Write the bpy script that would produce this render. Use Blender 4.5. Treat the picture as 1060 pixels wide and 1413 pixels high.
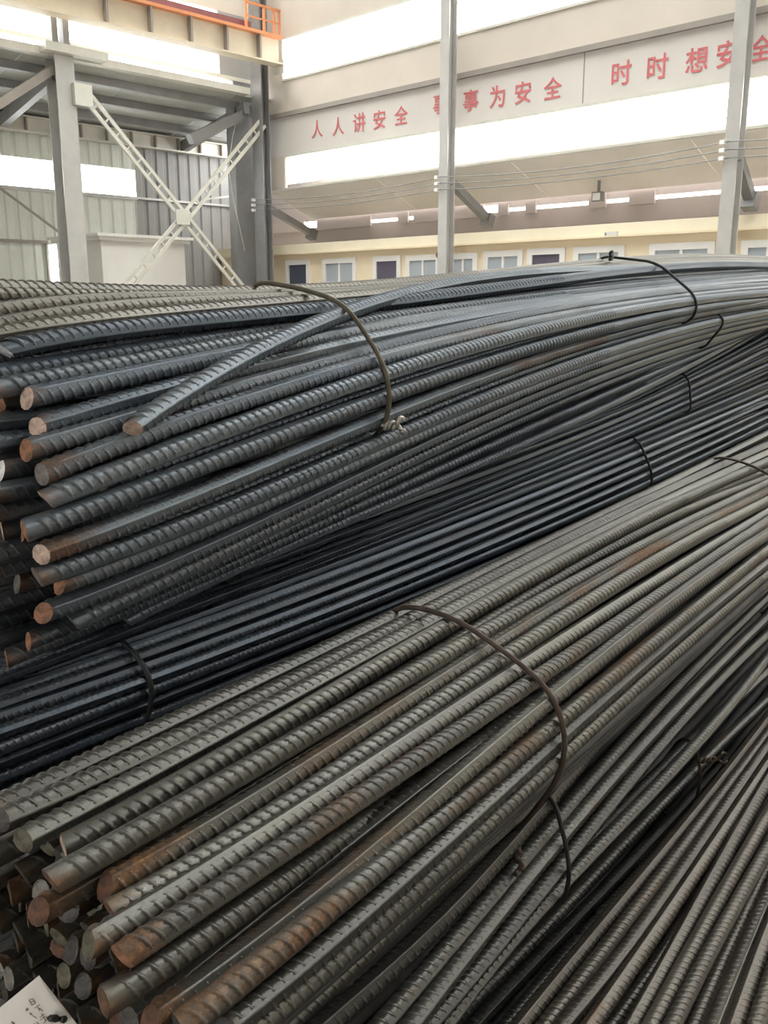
import bpy, math, random
import numpy as np
from mathutils import Vector

# ------------------------------------------------------------------ camera, world, light
random.seed(7); rng = np.random.default_rng(11)
scene = bpy.context.scene
for o in list(bpy.data.objects): bpy.data.objects.remove(o)
COL = scene.collection
IW, IH, FPX = 1060.0, 1413.0, 1260.0
CX, CY = IW/2, IH/2
CAMH = 1.5
PITCH = math.atan(291.0/FPX)
SP, CP = math.sin(PITCH), math.cos(PITCH)
cam_d = bpy.data.cameras.new('camera'); cam = bpy.data.objects.new('camera', cam_d); COL.objects.link(cam)
cam.location = (0, 0, CAMH); cam.rotation_euler = (math.pi/2-PITCH, 0, 0)
cam_d.sensor_fit = 'VERTICAL'; cam_d.sensor_height = 24.0; cam_d.lens = 24.0*FPX/IH
cam_d.clip_start = 0.05; cam_d.clip_end = 300
scene.camera = cam
vs = scene.view_settings
vs.view_transform = 'Standard'; vs.look = 'None'; vs.gamma = 1.0; vs.use_curve_mapping = False
vs.exposure = 0.0
w = bpy.data.worlds.new('sky'); scene.world = w; w.use_nodes = True
SKY = 8.0
bg = w.node_tree.nodes['Background']; bg.inputs[0].default_value = (0.985, 0.985, 0.98, 1); bg.inputs[1].default_value = SKY
# ------------------------------------------------------------------ helpers
def ray(x, y):
    """world direction per unit of optical depth through a photograph pixel"""
    X = (x-CX)/FPX; Yd = (y-CY)/FPX
    return np.array([X, CP - Yd*SP, -Yd*CP - SP])
def hexc(s):
    s = s.lstrip('#'); v = [int(s[i:i+2], 16)/255 for i in (0, 2, 4)]
    return tuple([(c/12.92 if c <= .04045 else ((c+.055)/1.055)**2.4) for c in v]) + (1,)
def tag(o, label=None, cat=None, group=None, kind=None):
    if label: o['label'] = label
    if cat: o['category'] = cat
    if group: o['group'] = group
    if kind: o['kind'] = kind
    return o
def empty(name, loc=(0, 0, 0), rz=0):
    o = bpy.data.objects.new(name, None); COL.objects.link(o); o.location = loc; o.rotation_euler = (0, 0, rz)
    o.empty_display_size = .1
    return o
def mesh_np(name, V, F4=None, F3=None, smooth=True):
    """mesh from numpy verts, quads and triangles"""
    me = bpy.data.meshes.new(name)
    V = np.asarray(V, dtype=np.float32)
    n4 = 0 if F4 is None else len(F4); n3 = 0 if F3 is None else len(F3)
    idx = []; st = []; tot = []
    if n4: idx.append(np.asarray(F4, np.int32).ravel()); st.append(np.arange(n4)*4); tot.append(np.full(n4, 4))
    if n3: idx.append(np.asarray(F3, np.int32).ravel()); st.append(n4*4+np.arange(n3)*3); tot.append(np.full(n3, 3))
    idx = np.concatenate(idx).astype(np.int32)
    me.vertices.add(len(V)); me.vertices.foreach_set('co', V.ravel())
    me.loops.add(len(idx)); me.loops.foreach_set('vertex_index', idx)
    me.polygons.add(n4+n3)
    me.polygons.foreach_set('loop_start', np.concatenate(st).astype(np.int32))
    me.polygons.foreach_set('loop_total', np.concatenate(tot).astype(np.int32))
    me.polygons.foreach_set('use_smooth', np.full(n4+n3, smooth))
    me.update(calc_edges=True)
    return me
def link(name, me, mat, parent=None, loc=None):
    o = bpy.data.objects.new(name, me); COL.objects.link(o)
    if mat is not None and len(me.materials) == 0: me.materials.append(mat)
    if parent is not None: o.parent = parent
    if loc is not None: o.location = loc
    return o

# ------------------------------------------------------------------ materials
def new_mat(name):
    m = bpy.data.materials.new(name); m.use_nodes = True
    nt = m.node_tree; return m, nt, nt.nodes['Principled BSDF']
def N(nt, t, **kw):
    n = nt.nodes.new(t)
    for k, v in kw.items(): setattr(n, k, v)
    return n
def noise(nt, vec, scale, detail=4, rough=.6, w=None):
    n = N(nt, 'ShaderNodeTexNoise'); n.inputs['Scale'].default_value = scale
    n.inputs['Detail'].default_value = detail; n.inputs['Roughness'].default_value = rough
    if w is not None:
        n.noise_dimensions = '4D'; nt.links.new(w, n.inputs['W'])
    if vec is not None: nt.links.new(vec, n.inputs['Vector'])
    return n.outputs['Fac']
def ramp(nt, fac, stops):
    r = N(nt, 'ShaderNodeValToRGB'); nt.links.new(fac, r.inputs[0])
    e = r.color_ramp.elements
    while len(e) < len(stops): e.new(.5)
    for i, (p, c) in enumerate(stops): e[i].position = p; e[i].color = c if len(c) == 4 else (*c, 1)
    return r.outputs[0]
def mixc(nt, fac, a, b, mode='MIX'):
    m = N(nt, 'ShaderNodeMix', data_type='RGBA', blend_type=mode)
    for s, v in ((0, fac), (6, a), (7, b)):
        if hasattr(v, 'links'): nt.links.new(v, m.inputs[s])
        else: m.inputs[s].default_value = v
    return m.outputs[2]
def math_(nt, op, a, b=None, clamp=False):
    m = N(nt, 'ShaderNodeMath', operation=op, use_clamp=clamp)
    for i, v in enumerate((a, b)):
        if v is None: continue
        if hasattr(v, 'links'): nt.links.new(v, m.inputs[i])
        else: m.inputs[i].default_value = v
    return m.outputs[0]
def plain(name, col, rough=.6, metal=0.0, var=.12, scale=6, bump=0.0):
    """painted surface with slight blotchy wear"""
    m, nt, b = new_mat(name)
    tc = N(nt, 'ShaderNodeTexCoord').outputs['Object']
    f = noise(nt, tc, scale, 5)
    d = tuple(c*(1-var) for c in col[:3])+(1,); l = tuple(min(1, c*(1+var)) for c in col[:3])+(1,)
    c = ramp(nt, f, [(.3, d), (.7, l)])
    nt.links.new(c, b.inputs['Base Color']); b.inputs['Roughness'].default_value = rough; b.inputs['Metallic'].default_value = metal
    if bump:
        bn = N(nt, 'ShaderNodeBump'); bn.inputs['Strength'].default_value = bump; bn.inputs['Distance'].default_value = .004
        nt.links.new(noise(nt, tc, scale*12, 3), bn.inputs['Height']); nt.links.new(bn.outputs[0], b.inputs['Normal'])
    return m

YAW = math.radians(37.0)
D = np.array([math.sin(YAW), math.cos(YAW), 0.0])      # along the bars
NV = np.array([math.cos(YAW), -math.sin(YAW), 0.0])    # across the bars, towards the photographer's right
UP = np.array([0, 0, 1.0])

def rebar_mat(name, base, dust, rustamt=1.0):
    m, nt, b = new_mat(name)
    tc = N(nt, 'ShaderNodeTexCoord').outputs['Object']
    mp = N(nt, 'ShaderNodeMapping', vector_type='TEXTURE'); nt.links.new(tc, mp.inputs['Vector'])
    mp.inputs['Rotation'].default_value = (0, 0, -YAW); mp.inputs['Scale'].default_value = (1, 5.0, 1)
    v = mp.outputs[0]
    oi = N(nt, 'ShaderNodeObjectInfo'); rnd = math_(nt, 'MULTIPLY', oi.outputs['Random'], 37.0)
    at = N(nt, 'ShaderNodeAttribute', attribute_type='OBJECT', attribute_name='rust')
    # mill scale: dark blue-grey to grey, patchy along the length
    c = mixc(nt, ramp(nt, noise(nt, v, 9, 4, .6, rnd), [(.32, (0, 0, 0)), (.68, (1, 1, 1))]), base, dust)
    # each bar slightly lighter or darker than its neighbours
    var = math_(nt, 'ADD', math_(nt, 'MULTIPLY', oi.outputs['Random'], .55), .72)
    vc = N(nt, 'ShaderNodeCombineColor')
    for i in range(3): nt.links.new(var, vc.inputs[i])
    c = mixc(nt, 1.0, c, vc.outputs[0], 'MULTIPLY')
    # rust blooms, stronger on bars whose rust value is high
    rf = noise(nt, v, 14, 5, .65, rnd)
    thr = math_(nt, 'SUBTRACT', .70, math_(nt, 'MULTIPLY', at.outputs['Fac'], .31*rustamt))
    tp = N(nt, 'ShaderNodeAttribute', attribute_name='tip')
    thr = math_(nt, 'SUBTRACT', thr, math_(nt, 'MULTIPLY', tp.outputs['Fac'], .22))
    rm = math_(nt, 'MULTIPLY', math_(nt, 'SUBTRACT', rf, thr), 7.0, True)
    rc = ramp(nt, noise(nt, tc, 160, 3), [(.35, hexc('#54402c')), (.6, hexc('#8a5e38')), (.8, hexc('#b08e5a'))])
    c = mixc(nt, math_(nt, 'MULTIPLY', rm, .72), c, rc)
    # rib crests lighter: rubbed steel, plus light on the ribs put into colour
    cr = N(nt, 'ShaderNodeAttribute', attribute_name='crest')
    wear = math_(nt, 'MULTIPLY', math_(nt, 'POWER', cr.outputs['Fac'], 2.0), math_(nt, 'ADD', math_(nt, 'MULTIPLY', noise(nt, tc, 60, 3), .7), .1), True)
    c = mixc(nt, wear, c, (.34, .33, .31, 1))
    # fine speckle
    c = mixc(nt, .35, c, ramp(nt, noise(nt, tc, 420, 2), [(.3, (.25, .25, .25)), (.7, (1, 1, 1))]), 'MULTIPLY')
    nt.links.new(c, b.inputs['Base Color'])
    b.inputs['Metallic'].default_value = .45
    ro = math_(nt, 'ADD', math_(nt, 'MULTIPLY', rm, .3), math_(nt, 'ADD', math_(nt, 'MULTIPLY', noise(nt, v, 30, 3), .22), .25))
    nt.links.new(ro, b.inputs['Roughness'])
    bn = N(nt, 'ShaderNodeBump'); bn.inputs['Strength'].default_value = .25; bn.inputs['Distance'].default_value = .0006
    nt.links.new(noise(nt, tc, 500, 3), bn.inputs['Height']); nt.links.new(bn.outputs[0], b.inputs['Normal'])
    return m
M_BLUE = rebar_mat('mill_scale_blue_grey', (.094, .118, .150, 1), (.17, .19, .205, 1))
M_OLIV = rebar_mat('mill_scale_olive_grey', (.083, .083, .077, 1), (.155, .146, .12, 1))
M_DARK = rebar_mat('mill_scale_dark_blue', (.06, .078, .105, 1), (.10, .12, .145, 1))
M_BROW = rebar_mat('mill_scale_brown_grey', (.072, .065, .056, 1), (.128, .11, .088, 1))
M_DUST = rebar_mat('mill_scale_dusty_tan', (.14, .13, .112, 1), (.235, .215, .175, 1))
M_SHAD = rebar_mat('mill_scale_olive_shade', (.055, .055, .052, 1), (.10, .095, .083, 1))  # olive steel darkened: shade under the foreground bundle put into the colour
M_FILL = plain('mill_scale_inner', (.07, .07, .07, 1), .6, .3, .3, 30)
def end_mat(name, a, b_, rough=.55, metal=.3):
    m, nt, b = new_mat(name)
    tc = N(nt, 'ShaderNodeTexCoord').outputs['Object']
    nt.links.new(ramp(nt, noise(nt, tc, 120, 4), [(.35, a), (.65, b_)]), b.inputs['Base Color'])
    b.inputs['Roughness'].default_value = rough; b.inputs['Metallic'].default_value = metal
    bn = N(nt, 'ShaderNodeBump'); bn.inputs['Strength'].default_value = .6; bn.inputs['Distance'].default_value = .002
    nt.links.new(noise(nt, tc, 260, 3), bn.inputs['Height']); nt.links.new(bn.outputs[0], b.inputs['Normal'])
    return m
END = {'pink': end_mat('cut_face_pale', hexc('#8f7d70'), hexc('#c2a898')),
       'rust': end_mat('cut_face_rust', hexc('#5f4636'), hexc('#96684c'), .8, 0),
       'grey': end_mat('cut_face_grey', hexc('#5b5752'), hexc('#7d776f')),
       'white': end_mat('cut_face_bright', hexc('#b9b9bb'), hexc('#e8e6e4'), .4),
       'olive': end_mat('cut_face_olive', hexc('#403d31'), hexc('#645f4e'), .6),
       'dark': end_mat('cut_face_dark', hexc('#2f2d2b'), hexc('#4d4945'), .6), 'drust': end_mat('cut_face_dark_rust', hexc('#3f2d22'), hexc('#684633'), .8, 0)}
M_WIRE = plain('tie_wire_rusty', hexc('#4a3d33'), .6, .3, .35, 60)
M_WIRE2 = plain('tie_wire_dark', hexc('#2b2b2b'), .55, .3, .3, 60)

# ------------------------------------------------------------------ the bars, read off the photograph bar by bar
# name: (points of the visible centre line, kind, extras)
XE = [331, 515, 600, 680, 755, 795, 850, 950, 1040]
def tab(pre, xs, ys): return list(pre) + list(zip(xs, ys))
BARS = []
def bar(bundle, pts, c=None, d=.025, back=0, end=None, rust=.2, s0=None, mat=None, deg=3, cend=None):
    BARS.append(dict(bundle=bundle, pts=pts, c=c, d=d, back=back, end=end, rust=rust, s0=s0, mat=mat, deg=deg, cend=cend))
# --- foreground bundle E
bar('E', [(-20,1123),(57,1085),(180,1026),(332,952),(455,896),(540,858),(630,812),(730,762),(832,710),(935,660),(1060,600)], s0=.40, rust=.05)
bar('E', tab([(0,1132)], XE, [979,884,838,798,761,739,711,664,624]), s0=.41, back=1, rust=.2)
bar('E', tab([(32,1160),(107,1122),(175,1087),(265,1030)], XE, [1000,905,854,816,775,752,722,675,636]), end='olive', rust=.1)
bar('E', tab([(85,1172),(187,1112)], XE, [1029,929,880,828,786,762,731,684,647]), end='white', rust=.1)
bar('E', tab([(150,1140)], XE, [1046,945,896,838,799,773,740,693,657]), back=1, rust=.1)
bar('E', tab([(300,1078)], XE[1:], [955,909,849,813,784,750,703,668]), back=1, rust=.2)
bar('E', tab([(65,1220),(150,1160),(250,1110)], XE, [1071,959,922,868,830,797,766,713,679]), end='rust', rust=.35)
bar('E', tab([(68,1250),(125,1215),(175,1185),(250,1140)], XE, [1094,977,935,885,841,808,777,720,685]), end='rust', back=1, rust=.5)
bar('E', tab([(150,1222),(200,1192),(250,1165)], XE, [1116,993,946,898,851,818,786,728,690]), end='rust', rust=.58)
bar('E', tab([(160,1255),(212,1230),(250,1210)], XE, [1152,1027,968,924,874,840,805,745,702]), end='rust', rust=.1)
bar('E', tab([(125,1302),(200,1265),(250,1232)], XE, [1175,1052,996,950,904,872,840,769,720]), end='olive', rust=.35)
bar('E', tab([(165,1322),(225,1285),(262,1262)], XE, [1212,1090,1025,975,929,900,870,791,733]), end='pink', rust=.56)
bar('E', tab([(145,1380),(200,1355),(250,1320)], XE, [1257,1122,1048,1000,945,915,880,803,741]), end='rust', back=1, rust=.2)
bar('E', tab([(200,1390),(250,1352)], XE, [1285,1142,1065,1012,957,924,886,809,746]), back=1, rust=.1)
bar('E', tab([(212,1405),(262,1375)], XE, [1320,1170,1101,1031,970,932,892,815,750]), end='rust', rust=.45)
bar('E', tab([(240,1425)], XE, [1355,1205,1137,1062,1002,972,932,854,772]), end='grey', rust=.68)
bar('E', tab([], XE, [1405,1257,1170,1105,1027,997,951,870,790]), s0=.42, rust=.2)
bar('E', [(400,1375),(530,1262),(600,1202),(680,1132),(755,1056),(795,1020),(850,972),(950,886),(1040,806)], s0=.43, rust=.1)
bar('E', [(420,1392),(530,1286),(600,1223),(680,1155),(755,1080),(850,998),(950,905),(1040,821)], s0=.43, c=-.545, rust=.1)
# --- bundle F, under the foreground bundle
bar('F', [(530,1342),(600,1277),(670,1205),(745,1120),(795,1055),(895,940),(1000,828),(1045,785)], c=-.555, s0=.40)
bar('F', [(530,1410),(600,1330),(670,1250),(765,1142),(812,1065),(945,945),(1060,822)], c=-.528, s0=.38)
bar('F', [(570,1412),(635,1325),(705,1242),(775,1160),(842,1066),(955,960),(1060,850)], c=-.512, s0=.37, rust=.3)
bar('F', [(600,1405),(670,1320),(730,1250),(780,1195),(868,1068),(970,968),(1060,874)], c=-.508, s0=.4)
bar('F', [(605,1425),(700,1302),(795,1205),(852,1137),(920,1070),(1000,985),(1060,905)], c=-.52, s0=.4)
# --- bundle G, low behind F
bar('G', [(560,1440),(640,1350),(720,1260),(795,1177),(845,1132),(902,1077),(950,1022),(995,985),(1060,925)], c=-.565, s0=.4)
bar('G', [(620,1413),(670,1362),(730,1305),(795,1236),(860,1160),(915,1107),(970,1055),(1060,965)], c=-.555, s0=.4, rust=.45)
bar('G', [(650,1420),(720,1345),(795,1267),(870,1195),(935,1122),(985,1065),(1020,1022),(1060,975)], c=-.56, s0=.4)
bar('G', [(700,1413),(760,1340),(830,1265),(900,1185),(960,1115),(1020,1040),(1060,990)], c=-.55, s0=.4)
# --- bundle H, low at the right
HUP = -.945
def hb(pts, low=0, **k):
    x, y = pts[len(pts)//2]; r = ray(x, y); z = (HUP-low)/r[2]; P = r*z
    bar('H', pts, c=float(P@NV), s0=.1, **k)
hb([(720,1413),(795,1320),(845,1260),(895,1200),(945,1140),(1000,1070),(1060,992)], rust=.25)
hb([(755,1413),(795,1360),(870,1265),(945,1167),(1020,1065),(1060,1013)], rust=.3)
hb([(785,1410),(845,1335),(895,1272),(945,1202),(995,1120),(1040,1058),(1060,1030)], rust=.35)
hb([(820,1410),(875,1330),(930,1250),(985,1167),(1060,1055)], rust=.45)
hb([(850,1410),(907,1330),(970,1230),(1035,1118),(1060,1080)], low=.03)
hb([(877,1410),(935,1305),(985,1210),(1035,1122),(1060,1078)], rust=.3)
hb([(902,1410),(955,1310),(1005,1220),(1060,1125)], rust=.3)
hb([(930,1410),(980,1312),(1020,1240),(1060,1170)], rust=.25)
hb([(960,1410),(1007,1305),(1045,1226),(1060,1195)], low=.03)
hb([(990,1410),(1020,1335),(1060,1240)], rust=.35)
hb([(1017,1410),(1045,1330),(1060,1290)], rust=.3)
hb([(1045,1410),(1060,1365)], rust=.5)
# --- upper bundle A (inside the two near ties)
bar('A', [(-40,398),(100,402),(265,405),(365,406),(440,403),(530,394),(620,384),(700,376),(800,366),(900,359),(1060,358)], c=-1.09, s0=.5, deg=4, rust=.35)
bar('A', [(-40,409),(125,411),(265,412),(340,411),(440,407),(530,400),(660,386),(795,371),(930,361),(1060,360)], c=-1.055, s0=.5, deg=4, rust=.3)
bar('A', [(-20,433),(62,422),(175,414),(265,413),(365,410),(440,408),(530,403),(660,390),(795,374),(930,364),(1060,362)], c=-1.03, s0=.5, deg=4, rust=.3)
bar('A', [(-10,452),(62,441),(175,425),(265,419),(340,416),(445,411),(530,407),(660,394),(795,377),(930,368),(1060,365)], c=-1.005, s0=.5, deg=4, rust=.25)
bar('A', [(-10,466),(62,455),(150,442),(265,431),(340,425),(440,415),(530,408),(660,394),(795,376),(930,367),(1060,363)], c=-.975, s0=.51, deg=4, rust=.15)
bar('A', [(4,485),(37,473),(150,457),(265,447),(365,435),(460,425),(530,420),(660,402),(795,382),(930,372),(1060,367)], c=-.945, end='white', deg=4, rust=.02, mat='D')
bar('A', [(-5,502),(100,486),(265,461),(365,447),(440,437),(530,430),(660,409),(795,388),(930,378),(1060,372)], back=1, c=-.955, s0=.53, deg=4, rust=.02, mat='D')
bar('A', [(0,518),(125,493),(265,472),(365,457),(440,446),(530,436),(660,416),(795,393),(930,384),(1060,376)], back=1, c=-.935, s0=.53, rust=.05, mat='D')
bar('A', [(-5,537),(75,522),(175,502),(265,484),(315,476),(440,455),(530,446),(660,424),(795,400),(930,390),(1060,380)], c=-.915, s0=.53, rust=.15)
bar('A', [(37,550),(100,535),(175,515),(265,500),(340,486),(440,470),(530,457),(660,432),(795,406),(930,396),(1060,384)], c=-.895, end='pink', rust=.1)
bar('A', [(55,590),(125,566),(200,547),(265,530),(340,508),(440,485),(530,470),(660,443),(795,412),(930,403),(1060,389)], c=-.875, end='pink', rust=.25)
bar('A', [(37,621),(75,610),(170,585),(265,557),(340,530),(440,502),(530,480),(660,452),(795,421),(930,410),(1060,394)], c=-.86, end='rust', rust=.3)
bar('A', [(57,655),(100,637),(150,620),(250,582),(340,552),(440,525),(530,492),(660,462),(795,432),(930,418),(1060,399)], c=-.848, end='grey', rust=.45)
bar('A', [(62,690),(125,662),(200,637),(265,611),(340,583),(440,549),(530,511),(660,478),(795,441),(930,425),(1060,404)], c=-.84, end='pink', rust=.15)
bar('A', [(150,668),(250,630),(340,602),(440,570),(530,528),(660,490),(795,450),(930,431),(1060,409)], c=-.845, back=1, mat='D', rust=.05)
bar('A', [(33,733),(100,710),(175,678),(265,648),(340,620),(440,587),(530,546),(660,503),(795,457),(930,438),(1060,413)], c=-.838, end='rust', rust=.1)
bar('A', [(57,766),(100,745),(175,717),(265,682),(340,657),(440,620),(530,575),(660,526),(795,468),(930,446),(1060,418)], c=-.838, end='pink', rust=.55)
# the loose bar lying across the bundle
bar('X', [(182,592),(225,564),(265,542),(340,497),(402,460),(465,431),(530,412),(660,393),(800,376),(930,367),(1060,362)], c=-.83, cend=[(182,-.83),(265,-.845),(340,-.862),(402,-.89),(465,-.928),(530,-.972),(660,-1.0),(900,-1.02)], back=-6, end='pink', deg=4, rust=.3)
# --- bundle C under A
bar('C', [(70,772),(175,730),(265,700),(340,674),(440,635),(530,592),(660,541),(795,476),(930,456),(1060,424)], c=-.85, back=1, end='grey', rust=.1)
bar('C', [(50,797),(100,777),(200,742),(340,690),(440,650),(530,608),(660,555),(795,490),(930,466),(1060,430)], c=-.845, end='grey', rust=.1)
bar('C', [(85,805),(150,780),(250,742),(340,703),(440,665),(530,622),(660,568),(795,501),(930,474),(1060,436)], c=-.85, end='rust', rust=.1)
bar('C', [(60,846),(112,826),(175,803),(250,770),(315,740),(440,683),(530,638),(660,582),(795,513),(930,482),(1060,442)], c=-.86, end='rust', rust=.2)
bar('C', [(100,858),(265,780),(340,742),(440,697),(530,652),(660,593),(795,525),(930,490),(1060,447)], c=-.875, rust=.1)
bar('C', [(40,885),(175,830),(265,792),(340,755),(440,710),(530,667),(660,606),(795,540),(930,498),(1060,449)], c=-.89, end='rust', d=.022, rust=.2, mat='D')
bar('C', [(10,908),(175,842),(265,801),(340,764),(440,722),(530,680),(660,624),(795,560),(930,505),(1060,449)], c=-.905, end='rust', d=.022, rust=.2, mat='D')
bar('C', [(175,855),(265,812),(340,774),(440,734),(530,693),(660,645),(795,581),(870,545),(930,513),(980,483),(1060,446)], c=-.915, d=.022, rust=.05, mat='D')
# --- thin-bar bundles D and B in the shade
XB = [0, 190, 265, 397, 530, 660, 795, 886, 1060]
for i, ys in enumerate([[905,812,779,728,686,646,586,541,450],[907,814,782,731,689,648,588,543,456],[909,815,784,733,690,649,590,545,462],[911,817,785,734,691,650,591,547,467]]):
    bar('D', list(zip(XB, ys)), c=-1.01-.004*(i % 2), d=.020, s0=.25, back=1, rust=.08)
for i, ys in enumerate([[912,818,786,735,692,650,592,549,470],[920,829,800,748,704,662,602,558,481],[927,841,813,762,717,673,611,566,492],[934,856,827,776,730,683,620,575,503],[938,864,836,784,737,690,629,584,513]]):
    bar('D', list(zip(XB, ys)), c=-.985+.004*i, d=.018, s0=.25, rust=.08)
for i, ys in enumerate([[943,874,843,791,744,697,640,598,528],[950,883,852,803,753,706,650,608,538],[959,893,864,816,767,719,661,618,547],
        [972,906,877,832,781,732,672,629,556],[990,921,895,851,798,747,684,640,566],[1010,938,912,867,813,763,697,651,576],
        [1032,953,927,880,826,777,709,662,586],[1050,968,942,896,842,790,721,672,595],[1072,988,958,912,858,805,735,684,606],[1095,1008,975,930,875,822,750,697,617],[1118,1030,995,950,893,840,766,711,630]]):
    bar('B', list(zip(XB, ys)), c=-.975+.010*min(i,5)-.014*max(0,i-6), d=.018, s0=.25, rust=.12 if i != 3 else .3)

# section arcs along the tie wires: pixel -> lateral offset
def arc_c(arc, p0, z0):
    P0 = ray(*p0)*z0; s0 = float(P0@D); out = []
    for a in arc:
        r = ray(*a); P = r*(s0/float(r@D)); out.append((a, float(P@NV), float(P[2])))
    return out
ARC_E = arc_c([(495,868),(520,857),(560,856),(600,870),(640,888),(680,910),(710,935),(735,960),(755,990),(768,1025),(769,1050),(757,1075),(735,1097)], (755,990), 1.2)
def arc_cross(pts, arc):
    for i in range(len(pts)-1):
        p = np.array(pts[i], float); q = np.array(pts[i+1], float)-p
        for j in range(len(arc)-1):
            a = np.array(arc[j][0], float); b = np.array(arc[j+1][0], float)-a
            den = q[0]*b[1]-q[1]*b[0]
            if abs(den) < 1e-9: continue
            d = a-p; t = (d[0]*b[1]-d[1]*b[0])/den; u = (d[0]*q[1]-d[1]*q[0])/den
            if -.001 <= t <= 1.001 and -.001 <= u <= 1.001:
                return arc[j][1]*(1-u)+arc[j+1][1]*u
    return None
# lift every traced line into space: each bar runs in its own upright plane
SMAX = 5.6
for k, b in enumerate(BARS):
    if b['c'] is None:
        c = arc_cross(b['pts'], ARC_E)
        b['c'] = c if c is not None else -.6
        if c is None: print('no crossing', k, b['bundle'])
    P = np.array(b['pts'], float); n = len(P)
    deg = min(b['deg'], n-1)
    x0, x1 = P[0, 0], P[-1, 0]; t = (P[:, 0]-x0)/(x1-x0)
    wgt = np.ones(n); wgt[0] = 3; wgt[-1] = 2
    co = np.polyfit(t, P[:, 1], deg, w=wgt)
    xs = np.linspace(x0, x1, 60); ys = np.polyval(co, (xs-x0)/(x1-x0))
    xm, ym = b['pts'][n//2]; rm = ray(xm, ym); ulev = float(rm[2]*b['c']/float(rm@NV))
    S = []; U = []; Cc = []
    for i, (x, y) in enumerate(zip(xs, ys)):
        c = b['c']
        if b['cend'] is not None: c = float(np.interp(x, [q[0] for q in b['cend']], [q[1] for q in b['cend']]))
        r = ray(x, y); z = c/float(r@NV)
        if b['bundle'] in 'FGH':          # these lie level
            z = ulev/r[2]; c = float((r*z)@NV)
        p = r*z; S.append(float(p@D)); U.append(float(p[2])); Cc.append(c)
    S = np.array(S); U = np.array(U); Cc = np.array(Cc)
    # continue beyond the frame: backwards to the bar's own end, forwards until it leaves the picture
    if b['s0'] is not None and b['s0'] < S[0]-.01:
        sl = (U[4]-U[0])/(S[4]-S[0]); ss = np.linspace(b['s0'], S[0]-.01, 8)
        slc = (Cc[4]-Cc[0])/(S[4]-S[0])
        U = np.concatenate([U[0]+sl*(ss-S[0]), U]); Cc = np.concatenate([Cc[0]+slc*(ss-S[0]), Cc]); S = np.concatenate([ss, S])
    if S[-1] < SMAX:
        sl = (U[-1]-U[-6])/(S[-1]-S[-6]); ss = np.linspace(S[-1]+.03, SMAX, 12); dd = ss-S[-1]
        U2 = U[-1]+sl*(1-np.exp(-dd/.8))*.8
        U = np.concatenate([U, U2]); slc = (Cc[-1]-Cc[-6])/(S[-1]-S[-6]); Cc = np.concatenate([Cc, Cc[-1]+slc*dd]); S = np.concatenate([S, ss])
    b['S'], b['U'], b['C'] = S, U, Cc

# ease overlapping bars apart along the line of sight (the one lying deeper goes back)
NB = len(BARS)
ST = np.array([.42,.5,.6,.72,.86,1.02,1.2,1.4,1.65,1.95,2.3,2.8,3.4,4.2,5.2])
K = np.ones((NB, len(ST)))
dia = np.array([b['d'] for b in BARS]); bk = np.array([b['back'] for b in BARS], float)
def cu(j):
    Ck = np.empty(NB); Uk = np.empty(NB); ok = np.empty(NB, bool)
    for i, b in enumerate(BARS):
        k = K[i, j]; s = ST[j]/k
        ok[i] = b['S'][0]-.03 <= s
        Ck[i] = k*np.interp(s, b['S'], b['C']); Uk[i] = k*np.interp(s, b['S'], b['U'])
    return Ck, Uk, ok
pairmin = .5*(dia[:, None]+dia[None, :])*1.0
for it in range(26):
    dK = np.zeros_like(K)
    for j in range(len(ST)):
        Ck, Uk, ok = cu(j)
        dc = Ck[:, None]-Ck[None, :]; du = Uk[:, None]-Uk[None, :]; dist = np.hypot(dc, du)
        R = np.hypot(Ck, Uk)
        over = pairmin-dist; np.fill_diagonal(over, 0); over[over < 0] = 0
        over *= ok[:, None]*ok[None, :]
        dep = (R[:, None]-R[None, :]) + .02*(bk[:, None]-bk[None, :])     # >0: i is deeper than j
        g = np.where(dep >= 0, 1.0, -1.0); g = np.where(dep == 0, np.sign(np.arange(NB)[:, None]-np.arange(NB)[None, :]), g)
        push = (over*g*(.55+.25*g)).sum(1)/np.maximum(1, (over > 0).sum(1))
        dK[:, j] = .5*push/R
    K += dK
    Ks = K.copy(); Ks[:, 1:-1] = .25*K[:, :-2]+.5*K[:, 1:-1]+.25*K[:, 2:]
    K = np.clip(.6*K+.4*Ks, .97, 1.10)
for i, b in enumerate(BARS):
    S = np.linspace(b['S'][0], SMAX, 140) if True else 0
    # denser near the camera
    tt = np.linspace(0, 1, 140); S = b['S'][0]+(SMAX-b['S'][0])*tt**1.6
    k = np.interp(S, ST, K[i]); s = S/k
    s = np.maximum(s, b['S'][0])
    C2 = k*np.interp(s, b['S'], b['C']); U2 = k*np.interp(s, b['S'], b['U'])
    ker = np.ones(9)/9
    def sm(a):
        p = np.concatenate([2*a[0]-a[4:0:-1], a, 2*a[-1]-a[-2:-6:-1]]); return np.convolve(p, ker, 'valid')
    b['s'], b['c2'], b['u2'] = S, sm(C2), sm(U2)
    b['P'] = S[:, None]*D + b['c2'][:, None]*NV + (b['u2']+CAMH)[:, None]*UP

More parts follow.
